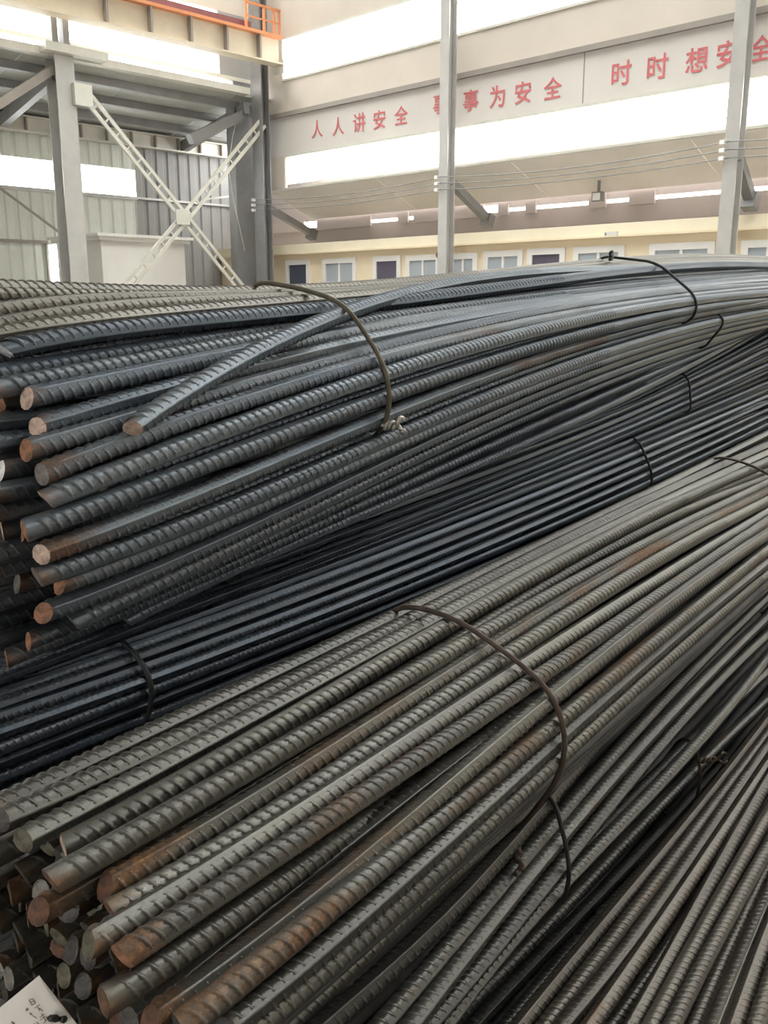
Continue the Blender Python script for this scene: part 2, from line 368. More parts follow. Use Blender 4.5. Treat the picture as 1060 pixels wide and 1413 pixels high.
# ------------------------------------------------------------------ bar geometry
def frames(P):
    T = np.gradient(P, axis=0); T /= np.linalg.norm(T, axis=1)[:, None]
    A = np.cross(T, UP); A /= np.linalg.norm(A, axis=1)[:, None]
    B = np.cross(A, T); return T, A, B
def bar_mesh(name, P, d, roll, rib_to, pitch, nseg=5, ring=.04):
    seg = np.linalg.norm(np.diff(P, axis=0), axis=1); L = np.concatenate([[0], np.cumsum(seg)])
    T, A, B = frames(P); tot = L[-1]
    def at(l):
        return [np.stack([np.interp(l, L, Q[:, i]) for i in range(3)], -1) for Q in (P, T, A, B)]
    r = .455*d
    half = [(-7, .985), (0, 1.13), (7, .985), (32, 1), (61, 1), (90, 1), (119, 1), (148, 1)]
    ang = np.radians(np.array([a for a, _ in half]+[a+180 for a, _ in half])) + roll
    rad = r*np.array([q for _, q in half]*2); na = len(ang)
    nr = max(8, int(min(tot, rib_to)/ring)+1); lr = np.linspace(0, min(tot, rib_to), nr)
    if tot > rib_to: lr = np.concatenate([lr, np.linspace(rib_to, tot, 8)[1:]])
    nr = len(lr)
    p, t, a, b_ = at(lr)
    V = p[:, None, :] + (np.cos(ang)*rad)[None, :, None]*a[:, None, :] + (np.sin(ang)*rad)[None, :, None]*b_[:, None, :]
    # slightly uneven, sheared start face
    V[0] += t[0]*((np.cos(ang-roll*1.7)*r*rng.uniform(.2, .6))[:, None])
    V = V.reshape(-1, 3)
    i = np.arange(nr-1)[:, None]*na; j = np.arange(na)[None, :]; j2 = (j+1) % na
    F4 = np.stack([i+j, i+j2, i+na+j2, i+na+j], -1).reshape(-1, 4)
    F3 = np.array([[(nr-1)*na, (nr-1)*na+q, (nr-1)*na+q+1] for q in range(1, na-1)])
    crest = [np.zeros(len(V))]
    def ribs(l0, nseg, prof):
        half_w = math.radians(72); th = np.linspace(-half_w, half_w, nseg+1)
        env = np.cos(th/half_w*math.pi/2*.93)**.6
        lean = -th*r*.48; Q = []
        for row in (0, 1):
            off = roll+math.pi/2+row*math.pi; R = []
            for dl, k in prof:
                l = l0[:, None]+row*pitch*.5+lean[None, :]+dl*pitch*(.5+.5*env)[None, :]
                l = np.clip(l, 0.001, tot); p, t, a, b_ = at(l)
                rr = r*.985+(.088*d*env*k)+(0 if k > 0 else -.02*r)
                R.append(p+(np.cos(th+off)*rr)[None, :, None]*a+(np.sin(th+off)*rr)[None, :, None]*b_)
            Q.append(np.stack(R, 1))
        Q = np.stack(Q, 0); sh = Q.shape        # row, rib, prof, seg, 3
        kc = np.broadcast_to(np.array([k for _, k in prof])[None, None, :, None]*env[None, None, None, :], sh[:4])
        ids = np.arange(np.prod(sh[:4])).reshape(sh[:4]); fs = []
        for pr in range(len(prof)-1):
            fs.append(np.stack([ids[:, :, pr, :-1], ids[:, :, pr, 1:], ids[:, :, pr+1, 1:], ids[:, :, pr+1, :-1]], -1).reshape(-1, 4))
        return Q.reshape(-1, 3), np.concatenate(fs), kc.ravel()
    if rib_to > .02:
        nrib = int((min(tot, rib_to)-.014)/pitch); l0 = .006+np.arange(nrib)*pitch + rng.uniform(0, pitch*.5)
        pc, _, _, _ = at(l0); dist = np.linalg.norm(pc-np.array([0, 0, CAMH]), axis=1)
        for sel, ns_, prof in ((dist < 2.1, nseg, ((-.36, 0), (-.14, .2), (0, 1.0), (.11, .22), (.36, 0))), (dist >= 2.1, 4, ((-.30, 0), (0, .9), (.30, 0)))):
            if sel.sum() == 0: continue
            q, f, kc = ribs(l0[sel], ns_, prof); F4 = np.concatenate([F4, f+len(V)]); V = np.concatenate([V, q]); crest.append(kc)
    me = mesh_np(name, V-P[0], F4, F3)
    tip = np.exp(-np.maximum(0, (V-P[0])@T[0])/.022)
    me.attributes.new('tip', 'FLOAT', 'POINT').data.foreach_set('value', tip.astype(np.float32))
    me.attributes.new('crest', 'FLOAT', 'POINT').data.foreach_set('value', np.concatenate(crest).astype(np.float32))
    cap = V[:na]-P[0]-(T[0]*.0002)
    cc = cap.mean(0)-T[0]*d*.04
    inner = cc+(cap-cc)*.72-T[0]*d*.05*(.5+.5*np.cos(ang*2+1))[:, None]
    return me, (cap, inner, cc)
def cap_mesh(cap):
    o, i, c = cap; n = len(o)
    V = np.concatenate([o, i, [c]]); q = np.arange(n); q2 = (q+1) % n
    return mesh_np('cut_end', V, np.stack([q, n+q, n+q2, q2], -1)[:, ::-1], np.stack([np.full(n, 2*n), n+q, n+q2], -1), smooth=False)
ORDT = 'first second third fourth fifth sixth seventh eighth ninth tenth eleventh twelfth thirteenth fourteenth fifteenth sixteenth seventeenth eighteenth nineteenth twentieth'.split()
def ordinal(k):
    if k <= 20: return ORDT[k-1]
    t = ['twent', 'thirt', 'fort', 'fift', 'sixt', 'sevent', 'eight', 'ninet'][k//10-2]
    return t+'ieth' if k % 10 == 0 else t+'y-'+ORDT[k % 10-1]
ORD = [ordinal(k) for k in range(1, 90)]
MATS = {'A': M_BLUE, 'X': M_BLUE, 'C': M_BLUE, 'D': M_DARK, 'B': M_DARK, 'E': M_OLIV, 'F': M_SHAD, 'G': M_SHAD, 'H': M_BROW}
DESC = {'A': ('upper tied bundle with ends at left', 'bars of the upper bundle'),
        'C': ('shaded lower half of the upper stack, under the knotted tie wire', 'bars below the upper bundle'),
        'D': ('thin dark bundle squeezed below the upper stack', 'thin bars below the upper stack'),
        'B': ('dark thin-bar bundle in the gap above the foreground bundle', 'thin dark bars in the gap'),
        'E': ('big foreground bundle with the rusty wire loop', 'bars of the foreground bundle'),
        'F': ('small bundle tucked under the foreground bundle, below right', 'bars tucked under the foreground bundle'),
        'G': ('sunken group between lower tied bundle and the right corner bars', 'sunken bars at lower right'),
        'H': ('brownish layer filling the lower right corner', 'bars in the lower right corner')}
cnt = {}
for i, b in enumerate(BARS):
    bn = b['bundle']; cnt[bn] = cnt.get(bn, 0)+1; k = cnt[bn]
    # ribs as far as the picture shows them
    inx = 530+FPX*(b['P'][:, 0])/(CP*b['P'][:, 1]-SP*(b['P'][:, 2]-CAMH))
    vis = np.where(inx < 1090)[0]; last = b['P'][vis[-1]]
    L = float(np.linalg.norm(last-b['P'][0]))+.05
    me, cap = bar_mesh('rebar', b['P'], b['d'], rng.uniform(0, math.pi), L, .52*b['d'], 7 if b['d'] > .021 else 5)
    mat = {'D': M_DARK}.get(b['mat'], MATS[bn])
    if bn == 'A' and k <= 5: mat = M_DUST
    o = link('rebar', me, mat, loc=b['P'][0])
    o['rust'] = float(b['rust'])
    if bn == 'X':
        tag(o, 'loose ribbed bar lying slanted across the top of the upper bundle', 'rebar')
    else:
        e = {'pink': 'pale cut end', 'rust': 'rusty cut end', 'grey': 'dull grey cut end', 'white': 'pale cut end', 'olive': 'olive cut end'}.get(b['end'])
        lab = ORD[k-1]+' bar down in '+DESC[bn][0]
        if e and bn in 'AE': lab += ', '+e
        tag(o, lab, 'rebar', DESC[bn][1])
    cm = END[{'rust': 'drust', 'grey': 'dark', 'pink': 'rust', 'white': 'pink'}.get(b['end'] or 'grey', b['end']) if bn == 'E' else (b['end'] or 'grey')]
    link('cut_end', cap_mesh(cap), cm, o)
    b['obj'] = o

# ------------------------------------------------------------------ bars inside the bundles, seen by their ends and through the gaps
def inpoly(p, poly):
    x, y = p; r = False; n = len(poly)
    for i in range(n):
        x1, y1 = poly[i]; x2, y2 = poly[(i+1) % n]
        if (y1 > y) != (y2 > y) and x < (x2-x1)*(y-y1)/(y2-y1)+x1: r = not r
    return r
def sect(bns, s): return np.array([(np.interp(s, b['s'], b['c2']), np.interp(s, b['s'], b['u2'])) for b in BARS if b['bundle'] in bns])
CHK = [.5, .8, 1.2, 1.7]
ALLS = {s: sect('ACDBEFGHX', s) for s in CHK}
def hexgrid(c0, c1, u0, u1, p):
    out = []; row = 0; u = u0
    while u <= u1:
        c = c0+(p/2 if row % 2 else 0)
        while c <= c1: out.append((c, u)); c += p
        u += p*.866; row += 1
    return out
def follow_A(u, s):
    tr = lambda q: (np.interp(q, [.3,.6,.8,1.05,1.4,1.9,2.6], [.024,.024,.021,.022,.038,.075,.127]), np.interp(q, [.3,.6,.8,1.05,1.4,1.9,2.6], [-.392,-.392,-.377,-.352,-.321,-.276,-.202]))
    t0, b0 = tr(.6); t, b = tr(s); return b+(u-b0)*(t-b)/(t0-b0)
cand = []
polyE = [tuple(q) for q in sect('E', .8)] + [(-.56,-.80),(-.80,-.80),(-.825,-.68),(-.80,-.56)]
for c, u in hexgrid(-.84, -.48, -.80, -.44, .0262):
    if inpoly((c, u), polyE): cand.append(('E', c, u))
polyA = [tuple(q) for q in sect('A', .6)][4:] + [tuple(q) for q in sect('C', .6)] + [(-1.0,-.41),(-1.03,-.3),(-1.03,-.05)]
for c, u in hexgrid(-1.03, -.84, -.40, .02, .0262):
    if inpoly((c, u), polyA): cand.append(('A', c, u))
ends_A = ['pink', 'rust', 'grey', 'white', 'pink', 'grey', 'rust']; ends_E = ['dark', 'drust', 'dark', 'olive', 'grey', 'dark', 'olive', 'dark']
INNER = []
for bn, c, u in cand:
    good = True
    for s in CHK:
        uu = follow_A(u, s) if bn == 'A' else u
        q = ALLS[s]
        if np.hypot(q[:, 0]-c, q[:, 1]-uu).min() < .0225: good = False; break
    if not good: continue
    c += rng.uniform(-.0025, .0025); u += rng.uniform(-.0025, .0025)
    s0 = (.515 if bn == 'A' else .405)+rng.uniform(-.022, .035)
    s = np.linspace(s0, 2.4, 26)
    uu = np.array([follow_A(u, q) for q in s]) if bn == 'A' else np.full(26, u)
    uu = uu + .004*np.sin(s*2.2+c*90)*(s-s0); cc = c+.003*np.sin(s*1.7+u*70)*(s-s0)
    P = s[:, None]*D+cc[:, None]*NV+(uu+CAMH)[:, None]*UP
    d = .0245
    me, cap = bar_mesh('rebar', P, d, rng.uniform(0, math.pi), .16, .52*d, 4, .05)
    o = link('rebar', me, M_BLUE if bn == 'A' else M_OLIV, loc=P[0]); o['rust'] = float(rng.uniform(0, .5))
    e = rng.choice(ends_A if bn == 'A' else ends_E)
    link('cut_end', cap_mesh(cap), END[e], o)
    if bn == 'A': tag(o, 'bar inside the upper stack, only its cut end showing at left', 'rebar', 'inner bars of the upper stack')
    else: tag(o, 'bar inside the foreground bundle, only its cut end showing at left', 'rebar', 'inner bars of the foreground bundle')
    INNER.append((bn, o, P, d))
# bars whose ends the picture shows stay single things, in order from the top; the others join the pile
bpy.context.view_layer.update(); dgr = bpy.context.evaluated_depsgraph_get()
shown = {'A': [], 'E': []}; hidden = []
for bn, o, P, d in INNER:
    vis = 0
    for q in range(13):
        an = q*math.pi/3; rr = 0 if q == 12 else (.30*d if q < 6 else .40*d)
        pt = P[0]+(math.cos(an)*NV+math.sin(an)*UP)*rr + (D*.03 if q > 9 else 0)
        v = pt-np.array([0, 0, CAMH]); z = CP*v[1]-SP*v[2]; x = CX+FPX*v[0]/z; y = CY+FPX*(-SP*v[1]-CP*v[2])/z
        if not (0 <= x <= IW and 0 <= y <= IH): continue
        hit, loc, _, _, ho, _ = scene.ray_cast(dgr, Vector((0, 0, CAMH)), Vector(v).normalized())
        if hit and ho is not None and (ho.name == o.name or (ho.parent and ho.parent.name == o.name)): vis += 1
    if vis >= 1: shown[bn].append((y, o))
    else: hidden.append((o, P))
for bn, l in shown.items():
    for k, (y, o) in enumerate(sorted(l, key=lambda t: t[0])):
        o['label'] = ORD[k]+' cut end from the top among inner bars of the '+('upper stack' if bn == 'A' else 'foreground bundle')
hid_paths = [P for _, P in hidden]
for o, _ in hidden:
    for ch in list(o.children): bpy.data.objects.remove(ch)
    bpy.data.objects.remove(o)
# everything deeper in the pile, down to the floor
def fill_mesh(cells, d, s0, s1):
    na = 8; ang = np.arange(na)/na*2*math.pi; ns = 5; V = []; F = []; C3 = []
    for c, u in cells:
        a0 = s0+rng.uniform(-.05, .05); s = np.linspace(a0, s1, ns); base = len(V)*1
        P = s[:, None]*D+c*NV+((u+CAMH)*np.ones(ns))[:, None]*UP
        ring = (np.cos(ang)[:, None]*NV+np.sin(ang)[:, None]*UP)*d/2
        V.append((P[:, None, :]+ring[None]).reshape(-1, 3))
    V = np.array(V); nb = len(V)
    i = np.arange(ns-1)[:, None]*na; j = np.arange(na)[None, :]; j2 = (j+1) % na
    f = np.stack([i+j, i+na+j, i+na+j2, i+j2], -1).reshape(-1, 4)
    F = (f[None]+(np.arange(nb)*na*ns)[:, None, None]).reshape(-1, 4)
    cap = np.array([[0, q, q+1] for q in range(1, na-1)]); cap2 = cap[:, ::-1]+(ns-1)*na
    F3 = (np.concatenate([cap, cap2])[None]+(np.arange(nb)*na*ns)[:, None, None]).reshape(-1, 3)
    return mesh_np('rebar_pile', V.reshape(-1, 3), F, F3)
cells = []
for c, u in hexgrid(-1.24, -.06, -1.486, -.40, .027):
    j = (rng.uniform(-.003, .003), rng.uniform(-.003, .003)); p = (c+j[0], u+j[1])
    if c > -.62: top = -1.11 if c < -.49 else -.985
    elif c > -.83: top = -.83
    elif c > -.93: top = -.70
    elif c > -.97: top = -.66
    else: top = -.45
    if u > top: continue
    bad = False
    for s in CHK:
        q = ALLS[s]
        if np.hypot(q[:, 0]-p[0], q[:, 1]-p[1]).min() < .024: bad = True; break
    if not bad: cells.append(p)
fo = link('rebar_pile', fill_mesh(cells, .025, .3, SMAX), M_FILL)
tag(fo, 'dark mass of ribbed bars deep inside the stacks', 'rebar pile', kind='stuff')

# bars behind the narrow shaded bundle, rising with it
def follow_mesh(paths, d):
    na = 8; ang = np.arange(na)/na*2*math.pi; V = []; F = []; F3 = []
    for P in paths:
        n_ = len(P); base = len(V)*0+sum(len(v) for v in V)
        ring = (np.cos(ang)[:, None]*NV+np.sin(ang)[:, None]*UP)*d/2
        V.append((P[:, None]+ring[None]).reshape(-1, 3))
        i = np.arange(n_-1)[:, None]*na; j = np.arange(na)[None]; j2 = (j+1) % na
        F.append(base+np.stack([i+j, i+na+j, i+na+j2, i+j2], -1).reshape(-1, 4))
        F3.append(base+np.array([[0, q, q+1] for q in range(1, na-1)])); F3.append(base+(n_-1)*na+np.array([[0, q+1, q] for q in range(1, na-1)]))
    return mesh_np('rebar_pile', np.concatenate(V), np.concatenate(F), np.concatenate(F3))
Cl = [b for b in BARS if b['bundle'] == 'C'][-1]; Dl = [b for b in BARS if b['bundle'] == 'D'][-1]
sgrid = np.linspace(.9, SMAX, 24); uC = np.interp(sgrid, Cl['s'], Cl['u2']); uD = np.interp(sgrid, Dl['s'], Dl['u2'])
paths = []
for row, c in enumerate((-1.035, -1.055, -1.075)):
    for f in np.linspace(-.05+.05*row, 1.6, 20):
        u = uC+(uD-uC)*f; paths.append(sgrid[:, None]*D+c*NV+(u+CAMH)[:, None]*UP)
fo2 = link('rebar_pile', follow_mesh(paths, .022), M_DARK)
tag(fo2, 'dark bars packed behind the narrow shaded bundle at right', 'rebar pile', kind='stuff')

if hid_paths:
    fo3 = link('rebar_pile', follow_mesh(hid_paths, .0235), M_FILL)
    tag(fo3, 'bars buried inside the upper stack and the foreground bundle', 'rebar pile', kind='stuff')

# ------------------------------------------------------------------ tie wires: pulled tight around the bars they hold
def hull(pts):
    pts = sorted(map(tuple, pts)); 
    def half(ps):
        h = []
        for p in ps:
            while len(h) >= 2 and (h[-1][0]-h[-2][0])*(p[1]-h[-2][1])-(h[-1][1]-h[-2][1])*(p[0]-h[-2][0]) <= 0: h.pop()
            h.append(p)
        return h
    a = half(pts); b = half(pts[::-1]); return np.array(a[:-1]+b[:-1])
def tube(name, P, r, n=8, closed=False):
    P = np.asarray(P, float); m = len(P)
    T = (np.roll(P, -1, 0)-np.roll(P, 1, 0)) if closed else np.gradient(P, axis=0)
    T /= np.maximum(1e-9, np.linalg.norm(T, axis=1))[:, None]
    A = np.zeros_like(P); ref = np.array([.3, .2, .93]) if abs(T[0, 2]) < .9 else np.array([1., 0, 0])
    v = np.cross(T[0], ref); v /= np.linalg.norm(v)
    for i in range(m):
        v = v-T[i]*(v@T[i]); v /= np.linalg.norm(v); A[i] = v
    B = np.cross(T, A); ang = np.arange(n)/n*2*math.pi
    r = np.broadcast_to(np.asarray(r, float), (m,))
    V = P[:, None]+(np.cos(ang)[None, :, None]*A[:, None]+np.sin(ang)[None, :, None]*B[:, None])*r[:, None, None]
    k = m if closed else m-1
    i = np.arange(k)[:, None]; i2 = (i+1) % m; j = np.arange(n)[None]; j2 = (j+1) % n
    F = np.stack([i*n+j, i*n+j2, i2*n+j2, i2*n+j], -1).reshape(-1, 4); F3 = None
    if not closed:
        c1 = np.array([[0, q+1, q] for q in range(1, n-1)]); c2 = (m-1)*n+np.array([[0, q, q+1] for q in range(1, n-1)])
        F3 = np.concatenate([c1, c2])
    return mesh_np(name, V.reshape(-1, 3), F, F3)
def W3(s, c, u): return s*D+c*NV+(u+CAMH)*UP
def tie(bns, s, label, wr=.0036, extra=(), tilt=0.0, mat=None, knot=None, closing=True, sel=None, rad=None):
    q = [(np.interp(s, b['s'], b['c2']), np.interp(s, b['s'], b['u2']), b['d']/2) for i, b in enumerate(BARS) if b['bundle'] in bns and (sel is None or sel(b))]
    q += [(c, u, .012) for c, u in extra]
    an = np.arange(20)/20*2*math.pi
    pts = np.concatenate([np.stack([c+(r*1.04+wr)*np.cos(an), u+(r*1.04+wr)*np.sin(an)], -1) for c, u, r in q])
    h = hull(pts)
    L = np.concatenate([[0], np.cumsum(np.linalg.norm(np.diff(np.concatenate([h, h[:1]]), axis=0), axis=1))])
    hh = np.concatenate([h, h[:1]]); t = np.linspace(0, L[-1], 121)[:-1]
    cc = np.interp(t, L, hh[:, 0]); uu = np.interp(t, L, hh[:, 1])
    ker9 = np.ones(11)/11
    def smc(a_): return np.convolve(np.concatenate([a_[-5:], a_, a_[:5]]), ker9, 'valid')
    c1, u1 = smc(cc), smc(uu); dv = np.stack([np.gradient(u1), -np.gradient(c1)], -1); dv /= np.linalg.norm(dv, axis=1)[:, None]
    if ((c1-c1.mean())*dv[:, 0]+(u1-u1.mean())*dv[:, 1]).mean() < 0: dv = -dv
    cc, uu = c1+dv[:, 0]*.003, u1+dv[:, 1]*.003
    um = uu.max(); ss = s+tilt*(um-uu)+.004*np.sin(t*22)
    P = np.stack([W3(a, b_, d_) for a, b_, d_ in zip(ss, cc, uu)])
    root = P.mean(0)*[1, 1, 0]+[0, 0, P[:, 2].min()]
    e = empty('tie_wire', root); tag(e, label, 'wire', 'steel wires tying the bundles')
    link('loop', tube('loop', P-root, wr, 8, True), mat or M_WIRE, e)
    if knot is not None:
        # twisted pair of ends standing off the loop near the given point of the section
        k = int(np.argmin(np.hypot(cc-knot[0], uu-knot[1]))); K0 = P[k]
        kd = knot[2]; kd = kd[0]*D+kd[1]*NV+kd[2]*UP; kd /= np.linalg.norm(kd)
        off = np.cross(kd, UP); off /= np.linalg.norm(off); of2 = np.cross(off, kd); ln = knot[3]
        tt = np.linspace(0, 1, 40)
        for ph in (0, math.pi):
            Q = K0+kd*(tt*ln)[:, None]+off*(np.cos(tt*17+ph)*wr*1.05)[:, None]+of2*(np.sin(tt*17+ph)*wr*1.05)[:, None]
            Q += of2*((tt**3)*.012*np.cos(ph))[:, None]
            link('twisted_end', tube('twisted_end', Q-root, wr*.9, 6), knot[4] if len(knot) > 4 else (mat or M_WIRE), e)
    return e, (cc, uu, ss)
M_KNOT = plain('tie_wire_bare', hexc('#b5b2ab'), .4, .6, .2, 60)
tie('E', 1.014, 'rusty brown wire loop tied around the big foreground bundle', .0037, [(-.60,-.76),(-.70,-.74),(-.765,-.55)], knot=(-.545,-.71,(-.45,.35,-.3),.06))
tie('E', 2.45, 'thin wire over the foreground bundle at the right edge of the picture', .0034, [(-.60,-.74),(-.70,-.72)], mat=M_WIRE)
tie('AX', 1.097, 'thick wire loop with pale knot holding the upper bundle', .0038, [(-1.10,-.10),(-.98,-.26)], mat=plain('tie_wire_olive', hexc('#5f5748'), .55, .3, .3, 60), knot=(-.825,-.19,(.15,.5,.05),.035,M_KNOT))
tie('AX', 2.44, 'dark wire with a twisted knot on top of the upper bundle, far right', .0036, [(-1.10,.0),(-.98,-.04)], mat=M_WIRE2, knot=(-1.06,.14,(-.9,.35,.02),.07))
tie('C', 2.69, 'short dark wire loop on the stack just below the far knotted tie', .0034, [(-.98,-.03)], mat=M_WIRE2, sel=lambda b: b['c'] > -.88)
tie('D', 2.88, 'thin dark wire around the narrow shaded bundle at right', .0034, [(-1.08,-.28)], mat=M_WIRE2)
tie('B', .704, 'dark wire around the thin-bar bundle in the left of the gap', .0036, [(-1.08,-.5),(-1.05,-.66)], mat=M_WIRE2)
tie('B', 2.456, 'dark curved wire around the thin-bar bundle right of centre', .0036, [(-1.08,-.5),(-1.05,-.66)], mat=M_WIRE2)
tie('F', 1.11, 'dark wire loop on the small bundle under the foreground bundle', .0034, [(-.60,-.86)], mat=M_WIRE2, knot=(-.57,-.75,(-.9,.1,-.05),.07))
tie('G', 1.80, 'frayed wire on the sunken bars at the lower right', .0034, [(-.62,-1.05)], mat=M_WIRE, knot=(-.55,-.95,(.5,.6,.1),.06))
# paper tag hanging at the bar ends, lower left corner
def tag_card():
    M_PAPER = plain('paper_tag', hexc('#e6e0da'), .7, 0, .04, 8); M_INK = plain('tag_ink', hexc('#77736f'), .8, 0, .1, 30)
    def at(x, y, z): return ray(x, y)*z+np.array([0, 0, CAMH])
    A = at(54, 1346, .74); B = at(-40, 1423, .71); C = at(20, 1500, .70); Dd = at(112, 1420, .73); E_ = at(90, 1396, .735); F_ = at(69, 1374, .738)
    base = np.array(A); nrm = np.cross(B-A, Dd-A); nrm /= np.linalg.norm(nrm)
    if nrm[1] > 0: nrm = -nrm
    def flat(p): return p-nrm*float((p-A)@nrm)
    outl = [flat(p) for p in (A, B, C, Dd, E_, F_)]
    n = len(outl); V = np.array(outl+[p-nrm*.0006 for p in outl])-base
    F3 = [[0, i, i+1] for i in range(1, n-1)]+[[n, n+i+1, n+i] for i in range(1, n-1)]
    F4 = [[i, n+i, n+(i+1) % n, (i+1) % n] for i in range(n)]
    e = empty('paper_tag', base); tag(e, 'white printed paper tag tucked among the bar ends, lower left corner', 'tag')
    link('card', mesh_np('card', V, F4, F3, False), M_PAPER, e)
    ux = (Dd-A)/np.linalg.norm(Dd-A); uy = (B-A)-ux*float((B-A)@ux); uy /= np.linalg.norm(uy)
    def onp(x, y):
        r = ray(x, y); z = float((A-np.array([0, 0, CAMH]))@nrm)/float(r@nrm); return r*z+np.array([0, 0, CAMH])
    # print: short strokes read off the photograph
    def stroke(x0, y0, x1, y1, wpx=1.0):
        p, q = onp(x0, y0), onp(x1, y1); t = (q-p)/np.linalg.norm(q-p); sd = np.cross(t, nrm)*wpx*.5*.74/FPX; h = nrm*.0004
        V = [p+sd+h, q+sd+h, q-sd+h, p-sd+h]
        link('print_mark', mesh_np('print_mark', np.array(V)-base, [[0, 1, 2, 3]], None, False), M_INK, e)
    for s_ in [(40,1380,45,1378),(45,1378,49,1384),(40,1380,44,1387),(44,1387,49,1384),(42,1383,47,1381),(48,1391,55,1386),(51,1388,55,1395),(54,1391,59,1395),(36,1392,39,1394,3.5),(41,1398,44,1400,2.2),
               (44,1401,51,1405),(55,1404,61,1399),(57,1399,63,1408),(55,1408,62,1403),(60,1412,66,1406),(64,1403,67,1407,2),(50,1410,56,1415),(47,1412,51,1419),(16,1410,20,1413,2.5)]:
        stroke(*s_)
    # torn hole with a scrap of wire through it
    p = onp(70, 1405); q = onp(90, 1407)
    tt = np.linspace(0, 1, 12)[:, None]; Q = p+(q-p)*tt+nrm*(.004*np.sin(tt*math.pi*2.5))
    link('wire_scrap', tube('wire_scrap', Q-base, .0028, 6), M_WIRE2, e)
tag_card()

# ------------------------------------------------------------------ the hall (own axes: b along the bays to the right, a along the end wall to the left)
ROT = math.radians(45.5)
E2 = np.array([math.cos(ROT), math.sin(ROT), 0]); E1 = np.array([-math.sin(ROT), math.cos(ROT), 0])
CAM0 = np.array([0, 0, CAMH])
def on_b(x, y, B):            # pixel on the plane b = B -> (a, h)
    r = ray(x, y); k = B/float(r@E2); p = r*k+CAM0; return float(p@E1), float(p[2])
def on_a(x, y, A):            # pixel on the plane a = A -> (b, h)
    r = ray(x, y); k = A/float(r@E1); p = r*k+CAM0; return float(p@E2), float(p[2])
def W(b, a, h): return b*E2+a*E1+np.array([0, 0, h])
def boxes(name, bl, mat, parent=None, org=None, smooth=False):
    """one mesh out of boxes (b0,b1,a0,a1,h0,h1) in hall axes"""
    V = []; F = []
    if org is None: q = bl[0]; org = ((q[0]+q[1])/2, (q[2]+q[3])/2, q[4])
    for b0, b1, a0, a1, h0, h1 in bl:
        k = len(V)
        V += [(b-org[0], a-org[1], h-org[2]) for h in (h0, h1) for b, a in ((b0, a0), (b1, a0), (b1, a1), (b0, a1))]
        F += [[k+i for i in f] for f in ((3, 2, 1, 0), (4, 5, 6, 7), (0, 1, 5, 4), (1, 2, 6, 5), (2, 3, 7, 6), (3, 0, 4, 7))]
    me = mesh_np(name, np.array(V), np.array(F), None, smooth)
    o = link(name, me, mat, parent)
    if parent is None: o.location = W(*org); o.rotation_euler = (0, 0, ROT)
    else:
        pb = parent['_org']; o.location = (org[0]-pb[0], org[1]-pb[1], org[2]-pb[2])
    o['_org'] = org
    return o
def hempty(name, b, a, h=0.0):
    e = empty(name, W(b, a, h), ROT); e['_org'] = (b, a, h); return e
def prism(name, p, q, w, t, mat, parent=None, up=(0, 0, 1)):
    """straight bar of section w x t from p to q (hall coords b,a,h)"""
    p = np.array(p, float); q = np.array(q, float); d = (q-p)/np.linalg.norm(q-p); u = np.array(up, float)
    s = np.cross(d, u); s /= np.linalg.norm(s); v = np.cross(s, d)
    V = [x+s*i*w/2+v*j*t/2-p for x in (p, q) for i, j in ((-1, -1), (1, -1), (1, 1), (-1, 1))]
    F = [(0, 1, 2, 3), (7, 6, 5, 4), (0, 4, 5, 1), (1, 5, 6, 2), (2, 6, 7, 3), (3, 7, 4, 0)]
    me = mesh_np(name, np.array(V), np.array(F), None, False); o = link(name, me, mat, parent)
    if parent is None: o.location = W(*p); o.rotation_euler = (0, 0, ROT)
    else: pb = parent['_org']; o.location = tuple(p-np.array(pb))
    o['_org'] = tuple(p); return o
def corrugated(name, b0, b1, h0, h1, a, mat, pitch=.19, depth=.025, parent=None, axis='a'):
    """trapezoid-profile sheet: runs along b at constant a (axis 'a') or along a at constant b (axis 'b')"""
    n = max(2, int(abs(b1-b0)/pitch)); prof = []
    for i in range(n):
        x = b0+(b1-b0)*i/n; p = (b1-b0)/n
        prof += [(x, 0), (x+p*.5, 0), (x+p*.62, depth), (x+p*.88, depth)]
    prof.append((b1, 0)); V = []; th = .004
    for x, y in prof:
        for h in (h0, h1):
            for dd in (0, th): V.append((x-b0, y+dd, h-h0))
    V = np.array(V); F = []
    for i in range(len(prof)-1):
        k = i*4; m = k+4
        F += [(k, k+2, m+2, m), (k+1, m+1, m+3, k+3), (k+2, k+3, m+3, m+2), (k, m, m+1, k+1)]
    if axis == 'b': V = V[:, [1, 0, 2]]
    o = link(name, mesh_np(name, V, np.array(F), None, False), mat, parent)
    org = (b0, a, h0) if axis == 'a' else (a, b0, h0)
    if parent is None: o.location = W(*org); o.rotation_euler = (0, 0, ROT)
    else: pb = parent['_org']; o.location = tuple(np.array(org)-np.array(pb))
    o['_org'] = org; return o
def struct(o): o['kind'] = 'structure'; return o

M_WALL = plain('painted_sheet_wall', hexc('#cfc5b8'), .6, 0, .05, 1.3)
M_BAND = plain('slogan_band_paint', hexc('#d3cdc6'), .6, 0, .04, 1.0)
M_GIRT = plain('girt_grey', hexc('#9a928a'), .5, .1, .08, 3)
M_COLM = plain('column_grey_paint', hexc('#c0beba'), .35, .25, .08, 4)
M_COLD = plain('column_dark_grey', hexc('#8e8d8c'), .45, .2, .12, 4)
M_SOFF = plain('awning_sheet', hexc('#e9e3dc'), .6, 0, .06, 1.5)
M_MAUV = plain('outer_wall_sheet', hexc('#bfb4b1'), .7, 0, .06, 2)
M_CREAM = plain('parapet_cream', hexc('#f8edd2'), .7, 0, .05, 2)
M_OFFY = plain('office_wall_yellow', hexc('#f2e1c2'), .7, 0, .05, 2)
M_WHITE = plain('white_paint', hexc('#ece9e4'), .55, 0, .03, 3)
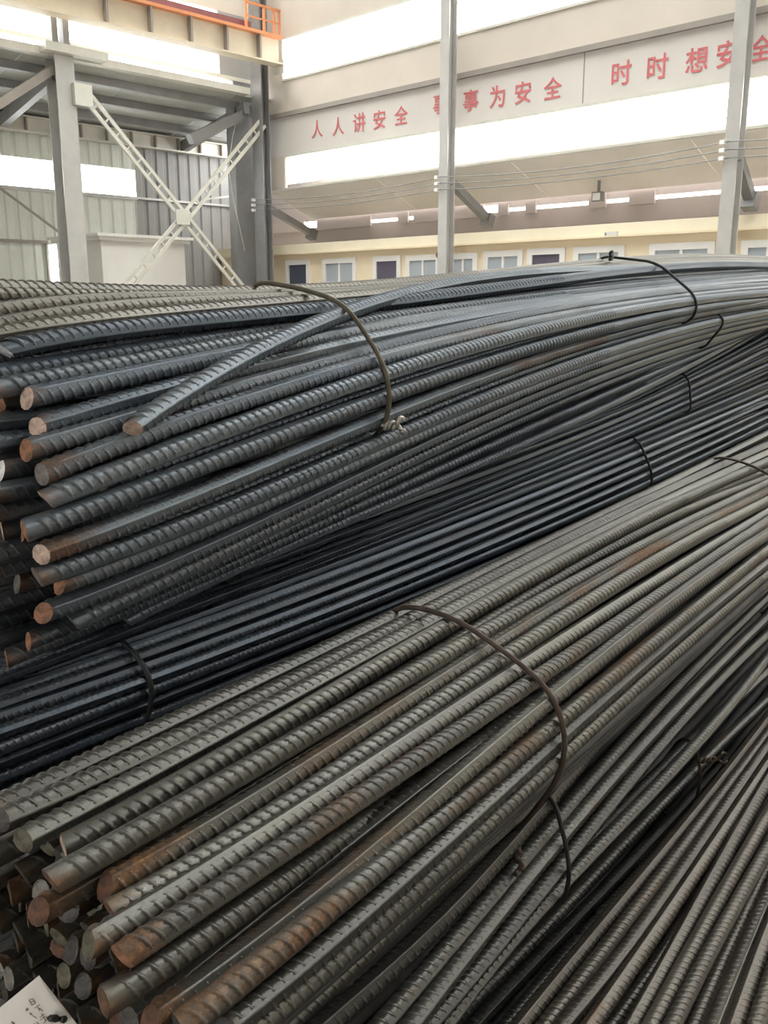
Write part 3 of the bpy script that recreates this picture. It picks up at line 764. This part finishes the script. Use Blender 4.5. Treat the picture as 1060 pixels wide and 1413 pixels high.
M_DOORB = plain('door_dark_blue', hexc('#4b515f'), .4, .1, .1, 3)
M_DOORP = plain('door_dark_plum', hexc('#5d5566'), .4, .1, .1, 3)
M_RED = plain('slogan_red', hexc('#cd6c6e'), .6, 0, .05, 4)
M_ORANGE = plain('safety_orange', hexc('#dd9466'), .5, 0, .08, 4)
M_TAN = plain('crane_girder_tan', hexc('#d8cab2'), .5, 0, .08, 3)
M_PURP = plain('crane_rail_plum', hexc('#8a5a5c'), .5, .1, .1, 3)
M_PANEL = plain('sheet_greenish', hexc('#dadcd2'), .6, 0, .05, 2)
M_GREYSHADE = plain('sheet_grey_shade', hexc('#9c9b98'), .6, 0, .08, 2)  # grey sheet; on the far wall it carries painted-in shade
M_ROOFU = plain('roof_sheet_grey', hexc('#c2c3bd'), .6, .1, .07, 2)
M_PALE = plain('pale_steel', hexc('#d4d1c6'), .5, .1, .06, 4)
M_BLUEP = plain('blue_panel', hexc('#5b6f88'), .5, 0, .1, 3)
M_CONC = plain('concrete_floor', hexc('#8f8a82'), .8, 0, .12, 1.5, .3)
def pane_mat(name, tint, trans=True):
    m, nt, b = new_mat(name); b.inputs['Base Color'].default_value = tint; b.inputs['Roughness'].default_value = .12
    if trans:
        nt.nodes.remove(b); o = nt.nodes['Material Output']
        t = N(nt, 'ShaderNodeBsdfTransparent'); t.inputs[0].default_value = tint
        g = N(nt, 'ShaderNodeBsdfGlossy'); g.inputs['Roughness'].default_value = .1; g.inputs[0].default_value = (.8, .8, .8, 1)
        f = N(nt, 'ShaderNodeFresnel'); f.inputs[0].default_value = 1.25
        mx = N(nt, 'ShaderNodeMixShader'); nt.links.new(f.outputs[0], mx.inputs[0]); nt.links.new(t.outputs[0], mx.inputs[1]); nt.links.new(g.outputs[0], mx.inputs[2])
        nt.links.new(mx.outputs[0], o.inputs[0])
    return m
M_PANE = pane_mat('daylight_panel', (.97, .98, .97, 1))
M_GLASS = pane_mat('office_glass', (.42, .46, .50, 1), False)

floor = boxes('floor', [(-9, 12.2, -9, 15, -.1, 0)], M_CONC); struct(floor)

# --- end wall with the slogan (b = 9.4)
BW = 9.4; A0, A1 = -9.0, 11.7; HT = 7.2
hs = {}
for nm, px in dict(wb0=(614, 232), wt0=(700, 163), girt=(700, 92), wb1=(617, 53), wt1=(394, 53)).items(): hs[nm] = on_b(*px, BW)[1]
h0, h1, hg, h2, h3 = hs['wb0'], hs['wt0'], hs['girt'], hs['wb1'], hs['wt1']
aL = on_b(393, 240, BW)[0]
wr = hempty('wall_right', BW, 0, h0); struct(wr)
boxes('sill_sheet', [(BW, BW+.05, A0, A1, h0-.02, h0)], M_SOFF, wr)
boxes('slogan_band', [(BW, BW+.05, A0, A1, h1, hg)], M_BAND, wr)
boxes('upper_band', [(BW, BW+.05, A0, A1, hg, h2)], M_WALL, wr)
boxes('top_band', [(BW, BW+.05, A0, A1, h3, HT)], M_WALL, wr)
boxes('corner_sheet', [(BW, BW+.05, aL, A1, h0, h1), (BW, BW+.05, aL, A1, h2, h3)], M_WALL, wr)
boxes('girt', [(BW-.05, BW, A0, A1, hg-.03, hg+.03)], M_GIRT, wr)
for hh_, nm in ((h0, 'window_rail'), (h1, 'window_rail'), (h2, 'window_rail'), (h3, 'window_rail')):
    boxes(nm, [(BW-.02, BW+.06, A0, aL, hh_-.014, hh_+.014)], M_PALE, wr)
aj = on_b(806, 100, BW)[0]
boxes('panel_joint', [(BW-.004, BW, aj-.006, aj+.006, h1+.02, hg-.02)], M_GIRT, wr)
bay = 3.68; CA = [11.55, 7.87, 4.19, .51, -3.17]
for wi, (u0, u1, nme) in enumerate(((h0, h1, 'window_1'), (h2, h3, 'window_2'))):
    w_ = hempty(nme, BW, 0, u0); struct(w_)
    edges = [aL]+CA[1:]+[A0]
    for i in range(len(edges)-1):
        boxes('pane', [(BW+.02, BW+.026, edges[i+1], edges[i], u0, u1)], M_PANE, w_)
# slogan
CHARS = [('人',438,178),('人',467,174),('讲',496,169),('安',524,165),('全',554,159),('事',608,143),('事',650,138.5),('为',686.5,133),('安',722,127.5),('全',763,121.5),('时',858,101),('时',908,92),('想',962,82.5),('安',1005,74),('全',1051,66)]
slog = hempty('slogan', BW, 5, h1+.1); tag(slog, 'red Chinese safety slogan lettering on the pale band of the end wall', 'lettering')
dg = None
for ch, x, y in CHARS:
    cu_ = bpy.data.curves.new('character', 'FONT'); cu_.body = ch; cu_.align_x = 'CENTER'; cu_.align_y = 'CENTER'; cu_.size = 1.0; cu_.offset = .010; cu_.extrude = .01
    to = bpy.data.objects.new('tmp', cu_); COL.objects.link(to)
    bpy.context.view_layer.update()
    me = bpy.data.meshes.new_from_object(to.evaluated_get(bpy.context.evaluated_depsgraph_get()))
    bpy.data.objects.remove(to)
    v = np.empty(len(me.vertices)*3, np.float32); me.vertices.foreach_get('co', v); v = v.reshape(-1, 3)
    lo, hi = v.min(0), v.max(0); size = .245
    v = (v-(lo+hi)/2)/max(hi[1]-lo[1], hi[0]-lo[0])*size
    # text runs left to right = falling a; faces the hall (-b)
    q = np.stack([-v[:, 2]*.25, -v[:, 0], v[:, 1]], -1); me.vertices.foreach_set('co', q.astype(np.float32).ravel()); me.update()
    me.materials.clear()
    a_, h_ = on_b(x, y, BW)
    o = link('character', me, M_RED, slog); pb = slog['_org']; o.location = (BW-.006-pb[0], a_-pb[1], h_-pb[2])
# columns in front of the end wall
names = ['dark grey corner column where the bracing meets the end wall', 'slim grey column in the middle of the end wall', 'grey column at the right of the end wall, by the last characters']
for i, a_ in enumerate(CA[:4]):
    wd = .14 if i else .24; t = hempty('steel_column', 9.15, a_)
    if i < 3: tag(t, names[i], 'column')
    else: tag(t, 'grey column further right along the end wall, outside the picture', 'column')
    m = M_COLM if i else M_COLD
    boxes('flange', [(9.05, 9.065, a_-wd/2, a_+wd/2, 0, HT)], m, t); boxes('flange', [(9.185, 9.2, a_-wd/2, a_+wd/2, 0, HT)], m, t)
    boxes('web', [(9.065, 9.185, a_-.006, a_+.006, 0, HT)], m, t)
    boxes('base_plate', [(8.98, 9.32, a_-.16, a_+.16, 0, .02)], m, t)
    # knee brace out to the awning edge
    k0, k1 = [((381, 287), (430, 322)), ((629, 252), (673, 303)), ((1020, 217), (1036, 276)), None][i] or (None, None)
    q0 = on_a(*k0, a_) if k0 else (9.22, 2.97); q1 = on_a(*k1, a_) if k1 else (10.0, 2.6)
    prism('knee_brace', (9.2, a_, q0[1]), (q1[0], a_, q1[1]), .10, .09, M_COLD, t)
    prism('brace_foot', (q1[0]-.03, a_, q1[1]-.09), (q1[0]+.03, a_, q1[1]+.06), .14, .12, M_COLD, t)
    for k in range(3): boxes('insulator', [(9.0, 9.05, a_+wd*.35, a_+wd*.35+.05, 2.83+.075*k, 2.87+.075*k)], M_WHITE, t)
# wires between the columns
for i in range(3):
    for k in range(3):
        p = W(9.02, CA[i], 2.85+.075*k); q = W(9.02, CA[i+1], 2.85+.075*k); tt = np.linspace(0, 1, 15)[:, None]
        Q = p+(q-p)*tt-np.array([0, 0, 1])*(.05+.012*k)*4*tt*(1-tt)
        o = link('power_wire', tube('power_wire', Q-p, .006, 6), M_COLD, loc=p)
        tag(o, ['lowest', 'middle', 'topmost'][k]+' thin wire strung '+['left of the middle column', 'between middle and right columns', 'right of the right column'][i], 'wire', 'wires strung along the end wall')
# awning roof sheet sloping out and down, outer wall behind it with a slit of daylight
awn = hempty('ceiling', 9.4, 0, h0-.14); struct(awn); awn.name = 'ceiling'
def slab(name, prof, a0, a1, mat, parent):
    b0_, hA, b1_, hB, t = prof
    V = [(b, a, h) for a in (a0, a1) for b, h in ((b0_, hA), (b1_, hB), (b1_, hB+t), (b0_, hA+t))]
    F = [(0, 1, 2, 3), (7, 6, 5, 4), (0, 4, 5, 1), (1, 5, 6, 2), (2, 6, 7, 3), (3, 7, 4, 0)]
    pb = np.array(parent['_org']); V = np.array(V)-pb
    return link(name, mesh_np(name, V, np.array(F), None, False), mat, parent)
hA = h0-.02; hB = on_b(700, 278, 10.25)[1]
for i in range(9):
    a_ = A1-i*(A1-A0)/9; slab('awning_sheet', (9.4, hA, 10.25, hB, .03), a_-(A1-A0)/9+.008, a_, M_SOFF, awn)
ow = hempty('wall_outer', 10.35, 0); struct(ow)
sl0 = on_b(700, 292, 10.35)[1]; sl1 = on_b(700, 287, 10.35)[1]; sln = on_b(680, 286, 10.35)[1]
boxes('wall_sheet', [(10.35, 10.4, A0, 13.6, 0, sl0)], M_MAUV, ow)
aa = lambda x: on_b(x, 290, 10.35)[0]
# upper sheet, notched where daylight shows beside the braces
cuts = [13.6, aa(421), aa(441), aa(669), aa(691), A0]
for i in range(0, 5, 2): boxes('wall_sheet', [(10.35, 10.4, cuts[i+1], cuts[i], sl1, 3.4)], M_MAUV, ow)
for i in (1, 3): boxes('wall_sheet', [(10.35, 10.4, cuts[i+1], cuts[i], sln+.03, 3.4)], M_MAUV, ow)
# fillers closing most of the slit
for x0, x1 in ((372, 422), (440, 514), (552, 566), (574, 670), (690, 704), (728, 742), (815, 838), (870, 905), (1002, 1006)):
    boxes('slit_filler', [(10.3, 10.34, aa(x1), aa(x0), sl0-.05, sl1+.06)], M_MAUV, ow)
# --- office range under the awning
OB = 9.75
ob = hempty('office_block', OB, 5); tag(ob, 'low cream office block with parapet, doors and windows along the end wall', 'building')
hpt = on_b(607, 324, 9.66)[1]; hpb = on_b(607, 339, 9.66)[1]
AOL = on_b(384, 350, OB)[0]+2.2
boxes('wall', [(OB, OB+.1, A0, AOL, 0, hpb+.02)], M_OFFY, ob)
boxes('parapet', [(9.66, OB+.5, A0, AOL, hpb, hpt)], M_CREAM, ob)
boxes('drip_edge', [(9.64, 9.66, A0, AOL, hpb-.012, hpb+.012)], M_OFFY, ob)
OPEN = [(400,424,366,'door',M_DOORB),(451,488,364,'window',M_GLASS),(521,549,361,'door',M_DOORP),(567,603,360,'window',M_GLASS),(627,654,358,'window',M_GLASS),(675,716,355,'window',M_GLASS),(736,774,352,'door',M_DOORP),(800,855,350,'window',M_GLASS),(906,978,346,'window',M_GLASS),(1034,1090,342,'window',M_GLASS)]
for x0, x1, yt, kd, m in OPEN:
    a1_, ht_ = on_b(x0, yt, OB); a0_ = on_b(x1, yt, OB)[0]; lo_ = 0.02 if kd == 'door' else ht_-.95
    f = .075
    fr = boxes(kd+'_frame', [(OB-.03, OB+.02, a1_, a1_+f, lo_, ht_+f), (OB-.03, OB+.02, a0_-f, a0_, lo_, ht_+f), (OB-.03, OB+.02, a0_, a1_, ht_, ht_+f)]+([(OB-.05, OB+.02, a0_-f, a1_+f, lo_-f, lo_)] if kd == 'window' else []), M_WHITE, ob)
    lf = boxes(kd+'_leaf' if kd == 'door' else 'pane', [(OB-.008, OB+.004, a0_, a1_, lo_, ht_)], m, fr)
    if kd == 'window':
        am = (a0_+a1_)/2; boxes('mullion', [(OB-.022, OB+.01, am-.018, am+.018, lo_, ht_), (OB-.022, OB+.01, a0_, a1_, ht_-.30, ht_-.27)], M_WHITE, fr)
    else: boxes('handle', [(OB-.05, OB-.008, a0_+.06, a0_+.09, 1.0, 1.14)], M_PALE, fr)
# round plum bracket by the middle column, security camera, floodlight
a_, h_ = on_b(846, 322, 9.62)
sc_ = hempty('security_camera', 9.62, a_, h_); tag(sc_, 'small white security camera on the cream parapet', 'camera')
boxes('bracket', [(9.6, 9.66, a_-.05, a_-.03, h_-.04, h_+.02)], M_WHITE, sc_); prism('body', (9.6, a_-.03, h_), (9.54, a_+.04, h_-.01), .035, .04, M_WHITE, sc_)
prism('lens_hood', (9.541, a_+.039, h_-.01), (9.53, a_+.052, h_-.012), .03, .034, M_COLD, sc_)
a_, h_ = on_b(826, 271, 9.9)
fl = hempty('floodlight', 9.9, a_, h_); tag(fl, 'square floodlight hanging under the awning right of centre', 'lamp')
boxes('housing', [(9.86, 9.92, a_-.07, a_+.07, h_-.06, h_+.05)], M_COLD, fl); boxes('lamp_face', [(9.85, 9.86, a_-.05, a_+.05, h_-.045, h_+.035)], M_WHITE, fl)
prism('yoke', (9.9, a_, h_+.05), (9.9, a_, h_+.18), .03, .02, M_COLD, fl, (1, 0, 0))
a_, h_ = on_b(604, 352, 9.55)
bl = hempty('alarm_bell', 9.6, a_, h_); tag(bl, 'small round plum alarm bell beside the middle column', 'bell')
for nm, rr, b0_, b1_ in (('dome', .06, 9.55, 9.60), ('back_plate', .045, 9.60, 9.75)):
    an = np.arange(14)/14*2*math.pi; V = [(0 if j else b0_-9.6-.0, rr*(1 if j else .6)*math.cos(q), rr*(1 if j else .6)*math.sin(q)) for j in (0, 1) for q in an]
    V = [(b0_-9.6 if j == 0 else b1_-9.6, rr*(.55 if j == 0 else 1)*math.cos(q), rr*(.55 if j == 0 else 1)*math.sin(q)) for j in (0, 1) for q in an]
    F4 = [[i, (i+1) % 14, 14+(i+1) % 14, 14+i] for i in range(14)]; F3 = [[0, i+1, i] for i in range(1, 13)]+[[14, 14+i, 15+i] for i in range(1, 13)]
    link(nm, mesh_np(nm, np.array(V), F4, F3, False), M_PURP if nm == 'dome' else M_WHITE, bl)

# --- left side: column row with crane girder, and the lean-to bay beyond it
AC = 11.55; B_L = on_a(102, 360, AC)[0]; B_LO = -9.0
lc = hempty('steel_column', B_L, AC); tag(lc, 'tall grey column at the left carrying the crane girder', 'column')
hl = on_a(80, 78, AC)[1]
boxes('flange', [(B_L-.125, B_L+.125, AC-.13, AC-.115, 0, hl)], M_COLM, lc); boxes('flange', [(B_L-.125, B_L+.125, AC+.115, AC+.13, 0, hl)], M_COLM, lc)
boxes('web', [(B_L-.008, B_L+.008, AC-.115, AC+.115, 0, hl)], M_COLM, lc)
boxes('base_plate', [(B_L-.22, B_L+.22, AC-.22, AC+.22, 0, .02)], M_COLM, lc)
boxes('cap_bracket', [(B_L-.28, B_L+.55, AC-.24, AC+.2, hl, hl+.10)], M_PALE, lc)
boxes('upper_post', [(B_L-.10, B_L-.02, AC-.06, AC+.06, hl+.1, HT), (B_L+.05, B_L+.13, AC-.06, AC+.06, hl+.1, HT)], M_COLD, lc)
# second, darker row partner of the corner column
cc_ = hempty('steel_column', 9.0, 11.95); tag(cc_, 'dark column set just left behind the corner column', 'column')
boxes('shaft', [(8.86, 9.2, 11.85, 12.05, 0, HT)], M_COLD, cc_); boxes('bracket', [(8.5, 8.86, 11.85, 12.0, hl-.1, hl+.12)], M_COLD, cc_)
# crane girder with stiffeners and orange rail
AG = 11.25
p1 = on_a(384, 52, AG); hgt = on_a(320, 37, AG)[1]; hgb = on_a(300, 69, AG)[1]; bend = p1[0]
cg = hempty('crane_girder', bend-2, AG, hgb); tag(cg, 'tan crane girder with orange top edge running above the left columns', 'crane beam')
boxes('web_plate', [(B_LO, bend, AG, AG+.03, hgb, hgt)], M_TAN, cg)
boxes('bottom_flange', [(B_LO, bend, AG-.09, AG+.12, hgb-.02, hgb)], M_TAN, cg)
boxes('top_flange', [(B_LO, bend, AG-.10, AG+.12, hgt-.02, hgt+.02)], M_ORANGE, cg)
boxes('crane_rail', [(B_LO, bend-.5, AG-.02, AG+.05, hgt+.02, hgt+.12)], M_PURP, cg)
for px in (385, 545, 690, 820, 940):
    bb = on_a(px/2.65, 40, AG)[0]; boxes('stiffener', [(bb-.015, bb+.015, AG-.08, AG, hgb, hgt-.02)], M_GIRT, cg)
for k in range(5): boxes('stiffener', [(B_L-1.2-k*1.1-.015, B_L-1.2-k*1.1+.015, AG-.08, AG, hgb, hgt-.02)], M_GIRT, cg)
rl = hempty('guard_rail', bend-.4, AG-.05, hgt); tag(rl, 'orange guard rail at the end of the crane girder', 'railing')
for bb in (bend-.62, bend-.30, bend-.12, bend-.02): boxes('post', [(bb-.015, bb+.015, AG-.07, AG-.04, hgt, hgt+.36)], M_ORANGE, rl)
boxes('top_bar', [(bend-.64, bend, AG-.07, AG-.04, hgt+.34, hgt+.37)], M_ORANGE, rl); boxes('mid_bar', [(bend-.64, bend, AG-.065, AG-.045, hgt+.17, hgt+.19)], M_ORANGE, rl)
boxes('end_plate', [(bend, bend+.04, AG-.1, AG+.14, hgb-.12, hgb+.05)], M_PALE, rl)
# clerestory strip above the lean-to roof
AK = 11.85; kb = on_a(220, 85, AK)[1]; kt = kb+.85
kR = on_a(303, 90, AK)[0]
w3 = hempty('window_3', 5, AK, kb); struct(w3)
for i in range(5):
    b0_ = kR-(i+1)*2.6; boxes('pane', [(b0_, kR-i*2.6, AK, AK+.006, kb, kt)], M_PANE, w3)
wl = hempty('wall_left', 5, AK, kb); struct(wl)
boxes('clerestory_head', [(B_LO, BW, AK-.01, AK+.04, kt, HT)], M_WALL, wl); boxes('clerestory_end', [(kR, BW, AK-.01, AK+.04, kb, kt)], M_GREYSHADE, wl)
boxes('clerestory_sill', [(B_LO, BW, AK-.02, AK+.04, kb-.05, kb)], M_PALE, wl)
# eave beam of the lean-to
e0 = on_a(340, 122, AC)[1]; e1 = on_a(340, 131, AC)[1]
eb = boxes('eave_beam', [(B_LO, 8.9, AC-.06, AC+.10, e1, e0)], M_PALE); tag(eb, 'pale steel beam at the top edge of the lean-to roof, left', 'beam')
# lean-to roof: sheets, purlins, knee braces
A2 = 13.5; rt = e1; rb = on_a(220, 189, A2)[1]
lr = hempty('roof_lean_to', 5, AC, rt); struct(lr)
n = 12; bw = (10.4-B_LO)/n
for i in range(n):
    b0_ = B_LO+i*bw
    V = [(b, a, h) for b in (b0_+.005, b0_+bw-.005) for a, h in ((AC+.1, rt), (A2+.1, rb), (A2+.1, rb+.03), (AC+.1, rt+.03))]
    V = np.array(V)-np.array(lr['_org'])
    link('roof_sheet', mesh_np('roof_sheet', V, np.array([(3, 2, 1, 0), (4, 5, 6, 7), (0, 1, 5, 4), (1, 2, 6, 5), (2, 3, 7, 6), (3, 0, 4, 7)]), None, False), M_ROOFU, lr)
for t_ in (.12, .4, .68, .93):
    aa = AC+.1+(A2-AC)*t_; hh_ = rt+(rb-rt)*t_; boxes('purlin', [(B_LO, 10.3, aa-.03, aa+.03, hh_-.10, hh_)], M_COLD, lr)
for bb in (8.95, B_L): prism('rafter', (bb, AC+.1, rt-.16), (bb, A2, rb-.16), .10, .16, M_COLD, lr)
kn = prism('knee_brace', on_a(77, 93, AC)[:1]+(AC,)+on_a(77, 93, AC)[1:], on_a(-30, 162, AC)[:1]+(AC,)+on_a(-30, 162, AC)[1:], .09, .10, M_GIRT); tag(kn, 'slanting knee brace left of the tall left column', 'brace')
kq = prism('knee_brace', on_a(355, 150, AC+.2)[:1]+(AC+.2,)+on_a(355, 150, AC+.2)[1:], on_a(262, 192, AC+.2)[:1]+(AC+.2,)+on_a(262, 192, AC+.2)[1:], .12, .14, M_COLD); tag(kq, 'dark knee brace beside the corner column', 'brace')
# far wall of the lean-to
lw = hempty('wall_far', 5, A2, 0); struct(lw)
bt = on_a(220, 189, A2)[1]; bbm = on_a(220, 209, A2)[1]
w_t = on_a(100, 225, A2)[1]; w_b = on_a(100, 264, A2)[1]; w_r = on_a(188, 250, A2)[0]
db0, dh = on_a(66, 338, A2); db1 = on_a(92, 338, A2)[0]
corrugated('wall_sheet', B_LO, db0, 0, w_b, A2+.02, M_PANEL, parent=lw); corrugated('wall_sheet', db0, db1, dh, w_b, A2+.02, M_PANEL, parent=lw)
corrugated('wall_sheet', db1, w_r, 0, w_b, A2+.02, M_PANEL, parent=lw); corrugated('wall_sheet', w_r, 10.4, 0, bbm+.05, A2+.02, M_GREYSHADE, parent=lw)  # right end greyer: shade painted into the sheet colour
corrugated('wall_sheet', B_LO, w_r, w_t, bt+.3, A2+.02, M_PANEL, parent=lw); corrugated('wall_sheet', w_r, 10.4, bbm+.05, bt+.3, A2+.02, M_GREYSHADE, parent=lw)
hr = on_a(60, 334, A2)[1]
boxes('girt', [(B_LO, w_r, A2-.03, A2+.02, w_b-.05, w_b)], M_COLM, lw); boxes('girt', [(w_r, 10.4, A2-.03, A2+.02, w_b-.03, w_b)], M_COLM, lw); boxes('girt', [(B_LO, db0, A2-.02, A2+.02, hr-.02, hr+.02)], M_GIRT, lw)
w4 = hempty('window_4', 5, A2, w_b); struct(w4)
for i in range(4): boxes('pane', [(w_r-(i+1)*2.0, w_r-i*2.0, A2+.03, A2+.036, w_b, w_t)], M_PANE, w4)
d1_ = hempty('door_1', db0, A2, 0); struct(d1_)
boxes('door_frame', [(db0-.03, db0, A2-.02, A2+.05, 0, dh+.03), (db1, db1+.03, A2-.02, A2+.05, 0, dh+.03), (db0, db1, A2-.02, A2+.05, dh, dh+.03)], M_COLM, d1_)
boxes('door_panel', [(db0, db1, A2+.03, A2+.036, 0, dh*.45)], M_WHITE, d1_); boxes('pane', [(db0, db1, A2+.03, A2+.036, dh*.45, dh)], M_PANE, d1_)
# stiffened beam on the far wall
sb = hempty('stiffened_beam', 8, A2-.12, bbm); tag(sb, 'pale beam with upright stiffeners under the lean-to roof', 'beam')
boxes('web_plate', [(B_LO, 10.35, A2-.14, A2-.12, bbm, bt)], M_PALE, sb); boxes('flange', [(B_LO, 10.35, A2-.2, A2-.06, bt-.02, bt)], M_PALE, sb); boxes('flange', [(B_LO, 10.35, A2-.2, A2-.06, bbm, bbm+.02)], M_PALE, sb)
bb = 10.1
while bb > 1.5: boxes('stiffener', [(bb-.012, bb+.012, A2-.2, A2-.14, bbm+.02, bt-.02)], M_GIRT, sb); bb -= .42
# blue panel on the outer wall behind the corner column
bp0 = on_b(342, 300, 10.34); 
bo = boxes('blue_panel', [(10.31, 10.345, on_b(362, 300, 10.3)[0], on_b(343, 300, 10.3)[0], on_b(350, 334, 10.3)[1], on_b(350, 262, 10.3)[1])], M_BLUEP); tag(bo, 'blue sheet panel on the shaded wall left of the corner column', 'panel')
# white booth with cornice
AB = 12.0; x0_, hbt = on_a(139, 331, AB); x1_ = on_a(254, 331, AB)[0]
bo = hempty('booth', (x0_+x1_)/2, AB); tag(bo, 'white box-shaped booth with a stepped cornice behind the left column', 'booth')
boxes('body', [(x0_, x1_, AB, AB+1.3, 0, hbt)], M_WHITE, bo); boxes('cornice', [(x0_-.06, x1_+.06, AB-.06, AB+1.36, hbt, hbt+.05)], M_WHITE, bo); boxes('cornice', [(x0_-.1, x1_+.1, AB-.1, AB+1.4, hbt+.05, hbt+.09)], M_WHITE, bo)
# cross bracing: two lattice members
def lattice(p, q, label):
    a_ = np.array([*on_a(*p, AC)]); b_ = np.array([*on_a(*q, AC)])
    P = np.array([a_[0], AC-.05, a_[1]]); Q = np.array([b_[0], AC-.05, b_[1]])
    e = hempty('lattice_brace', *P); tag(e, label, 'brace')
    d = (Q-P)/np.linalg.norm(Q-P); s = np.array([-d[2], 0, d[0]]); L = np.linalg.norm(Q-P)
    for k in (-1, 1): prism('chord', P+s*.055*k, Q+s*.055*k, .045, .03, M_PALE, e, (0, 1, 0))
    n_ = int(L/.21)
    for i in range(1, n_): c_ = P+d*(i*L/n_); prism('rung', c_-s*.055, c_+s*.055, .02, .02, M_PALE, e, (0, 1, 0))
    return e
l1 = lattice((113, 128), (330, 398), 'pale ladder-like brace falling from left column towards the right')
l2 = lattice((360, 170), (172, 398), 'pale ladder-like brace rising towards the corner column')
g_ = on_a(104, 133, AC); gp = boxes('gusset_box', [(g_[0]-.11, g_[0]+.13, AC-.2, AC-.135, g_[1]-.13, g_[1]+.12)], M_PALE); tag(gp, 'pale gusset box where the brace meets the left column', 'gusset')
g_ = on_a(248, 300, AC); gp = boxes('gusset_plate', [(g_[0]-.11, g_[0]+.11, AC-.09, AC-.075, g_[1]-.1, g_[1]+.1)], M_PALE); tag(gp, 'pale gusset plate at the crossing of the two braces', 'gusset')
pr = hempty('stay_rod', *[on_a(281, 275, 12.6)[0], 12.6, on_a(281, 275, 12.6)[1]]); tag(pr, 'thin pale rod between the bracing and the corner column', 'rod')
prism('rod', (on_a(281, 275, 12.6)[0], 12.6, on_a(281, 275, 12.6)[1]), (on_a(362, 266, 12.6)[0], 12.6, on_a(362, 266, 12.6)[1]), .03, .03, M_PALE, pr)
pts = [np.array([*[on_a(x, y, AC+.3)[0], AC+.3, on_a(x, y, AC+.3)[1]]]) for x, y in ((332, 140), (321, 189), (315, 230), (322, 275), (338, 347))]
tt = np.linspace(0, 4, 30); Q = np.stack([np.interp(tt, range(5), [p[i] for p in pts]) for i in range(3)], -1)
o = link('hanging_cable', tube('hanging_cable', Q-Q[0], .007, 6), M_PALE, loc=W(*Q[0])); o.rotation_euler = (0, 0, ROT); tag(o, 'thin cable hanging down beside the corner column', 'cable')
# slanting rod on the far wall at the left
s0_ = on_a(-10, 252, A2-.1); s1_ = on_a(84, 322, A2-.1)
o = prism('stay_rod', (s0_[0], A2-.1, s0_[1]), (s1_[0], A2-.1, s1_[1]), .03, .03, M_GIRT); tag(o, 'thin slanting rod across the far wall at the left edge', 'rod')
# unseen roof over the hall; skylight openings added at the far end for light
rf = hempty('roof', 0, 0, HT); struct(rf)
boxes('roof_sheet', [(-9, 3.6, -9, 11.9, HT, HT+.05)], M_ROOFU, rf)
a_ = -9.0
while a_ < 11.7:
    boxes('roof_sheet', [(3.6, 9.45, a_, min(a_+1.0, 11.9), HT, HT+.05)], M_ROOFU, rf)
    boxes('added_skylight', [(3.6, 9.45, a_+1.0, min(a_+3.0, 11.9), HT+.02, HT+.026)], M_PANE, rf)
    a_ += 3.0
# walls of the hall behind the photographer
wn = boxes('wall_near', [(-9.1, -9, -9, -2, 0, HT), (-9.1, -9, 2.8, 15, 0, HT), (-9.1, -9, -2, 2.8, 4.0, HT)], M_WALL); struct(wn)   # unseen gate opening, added to light the bar ends
wk = boxes('wall_back', [(-9, 10.4, -9.1, -9, 0, HT)], M_WALL); struct(wk)
for o in bpy.data.objects:
    if '_org' in o: del o['_org']
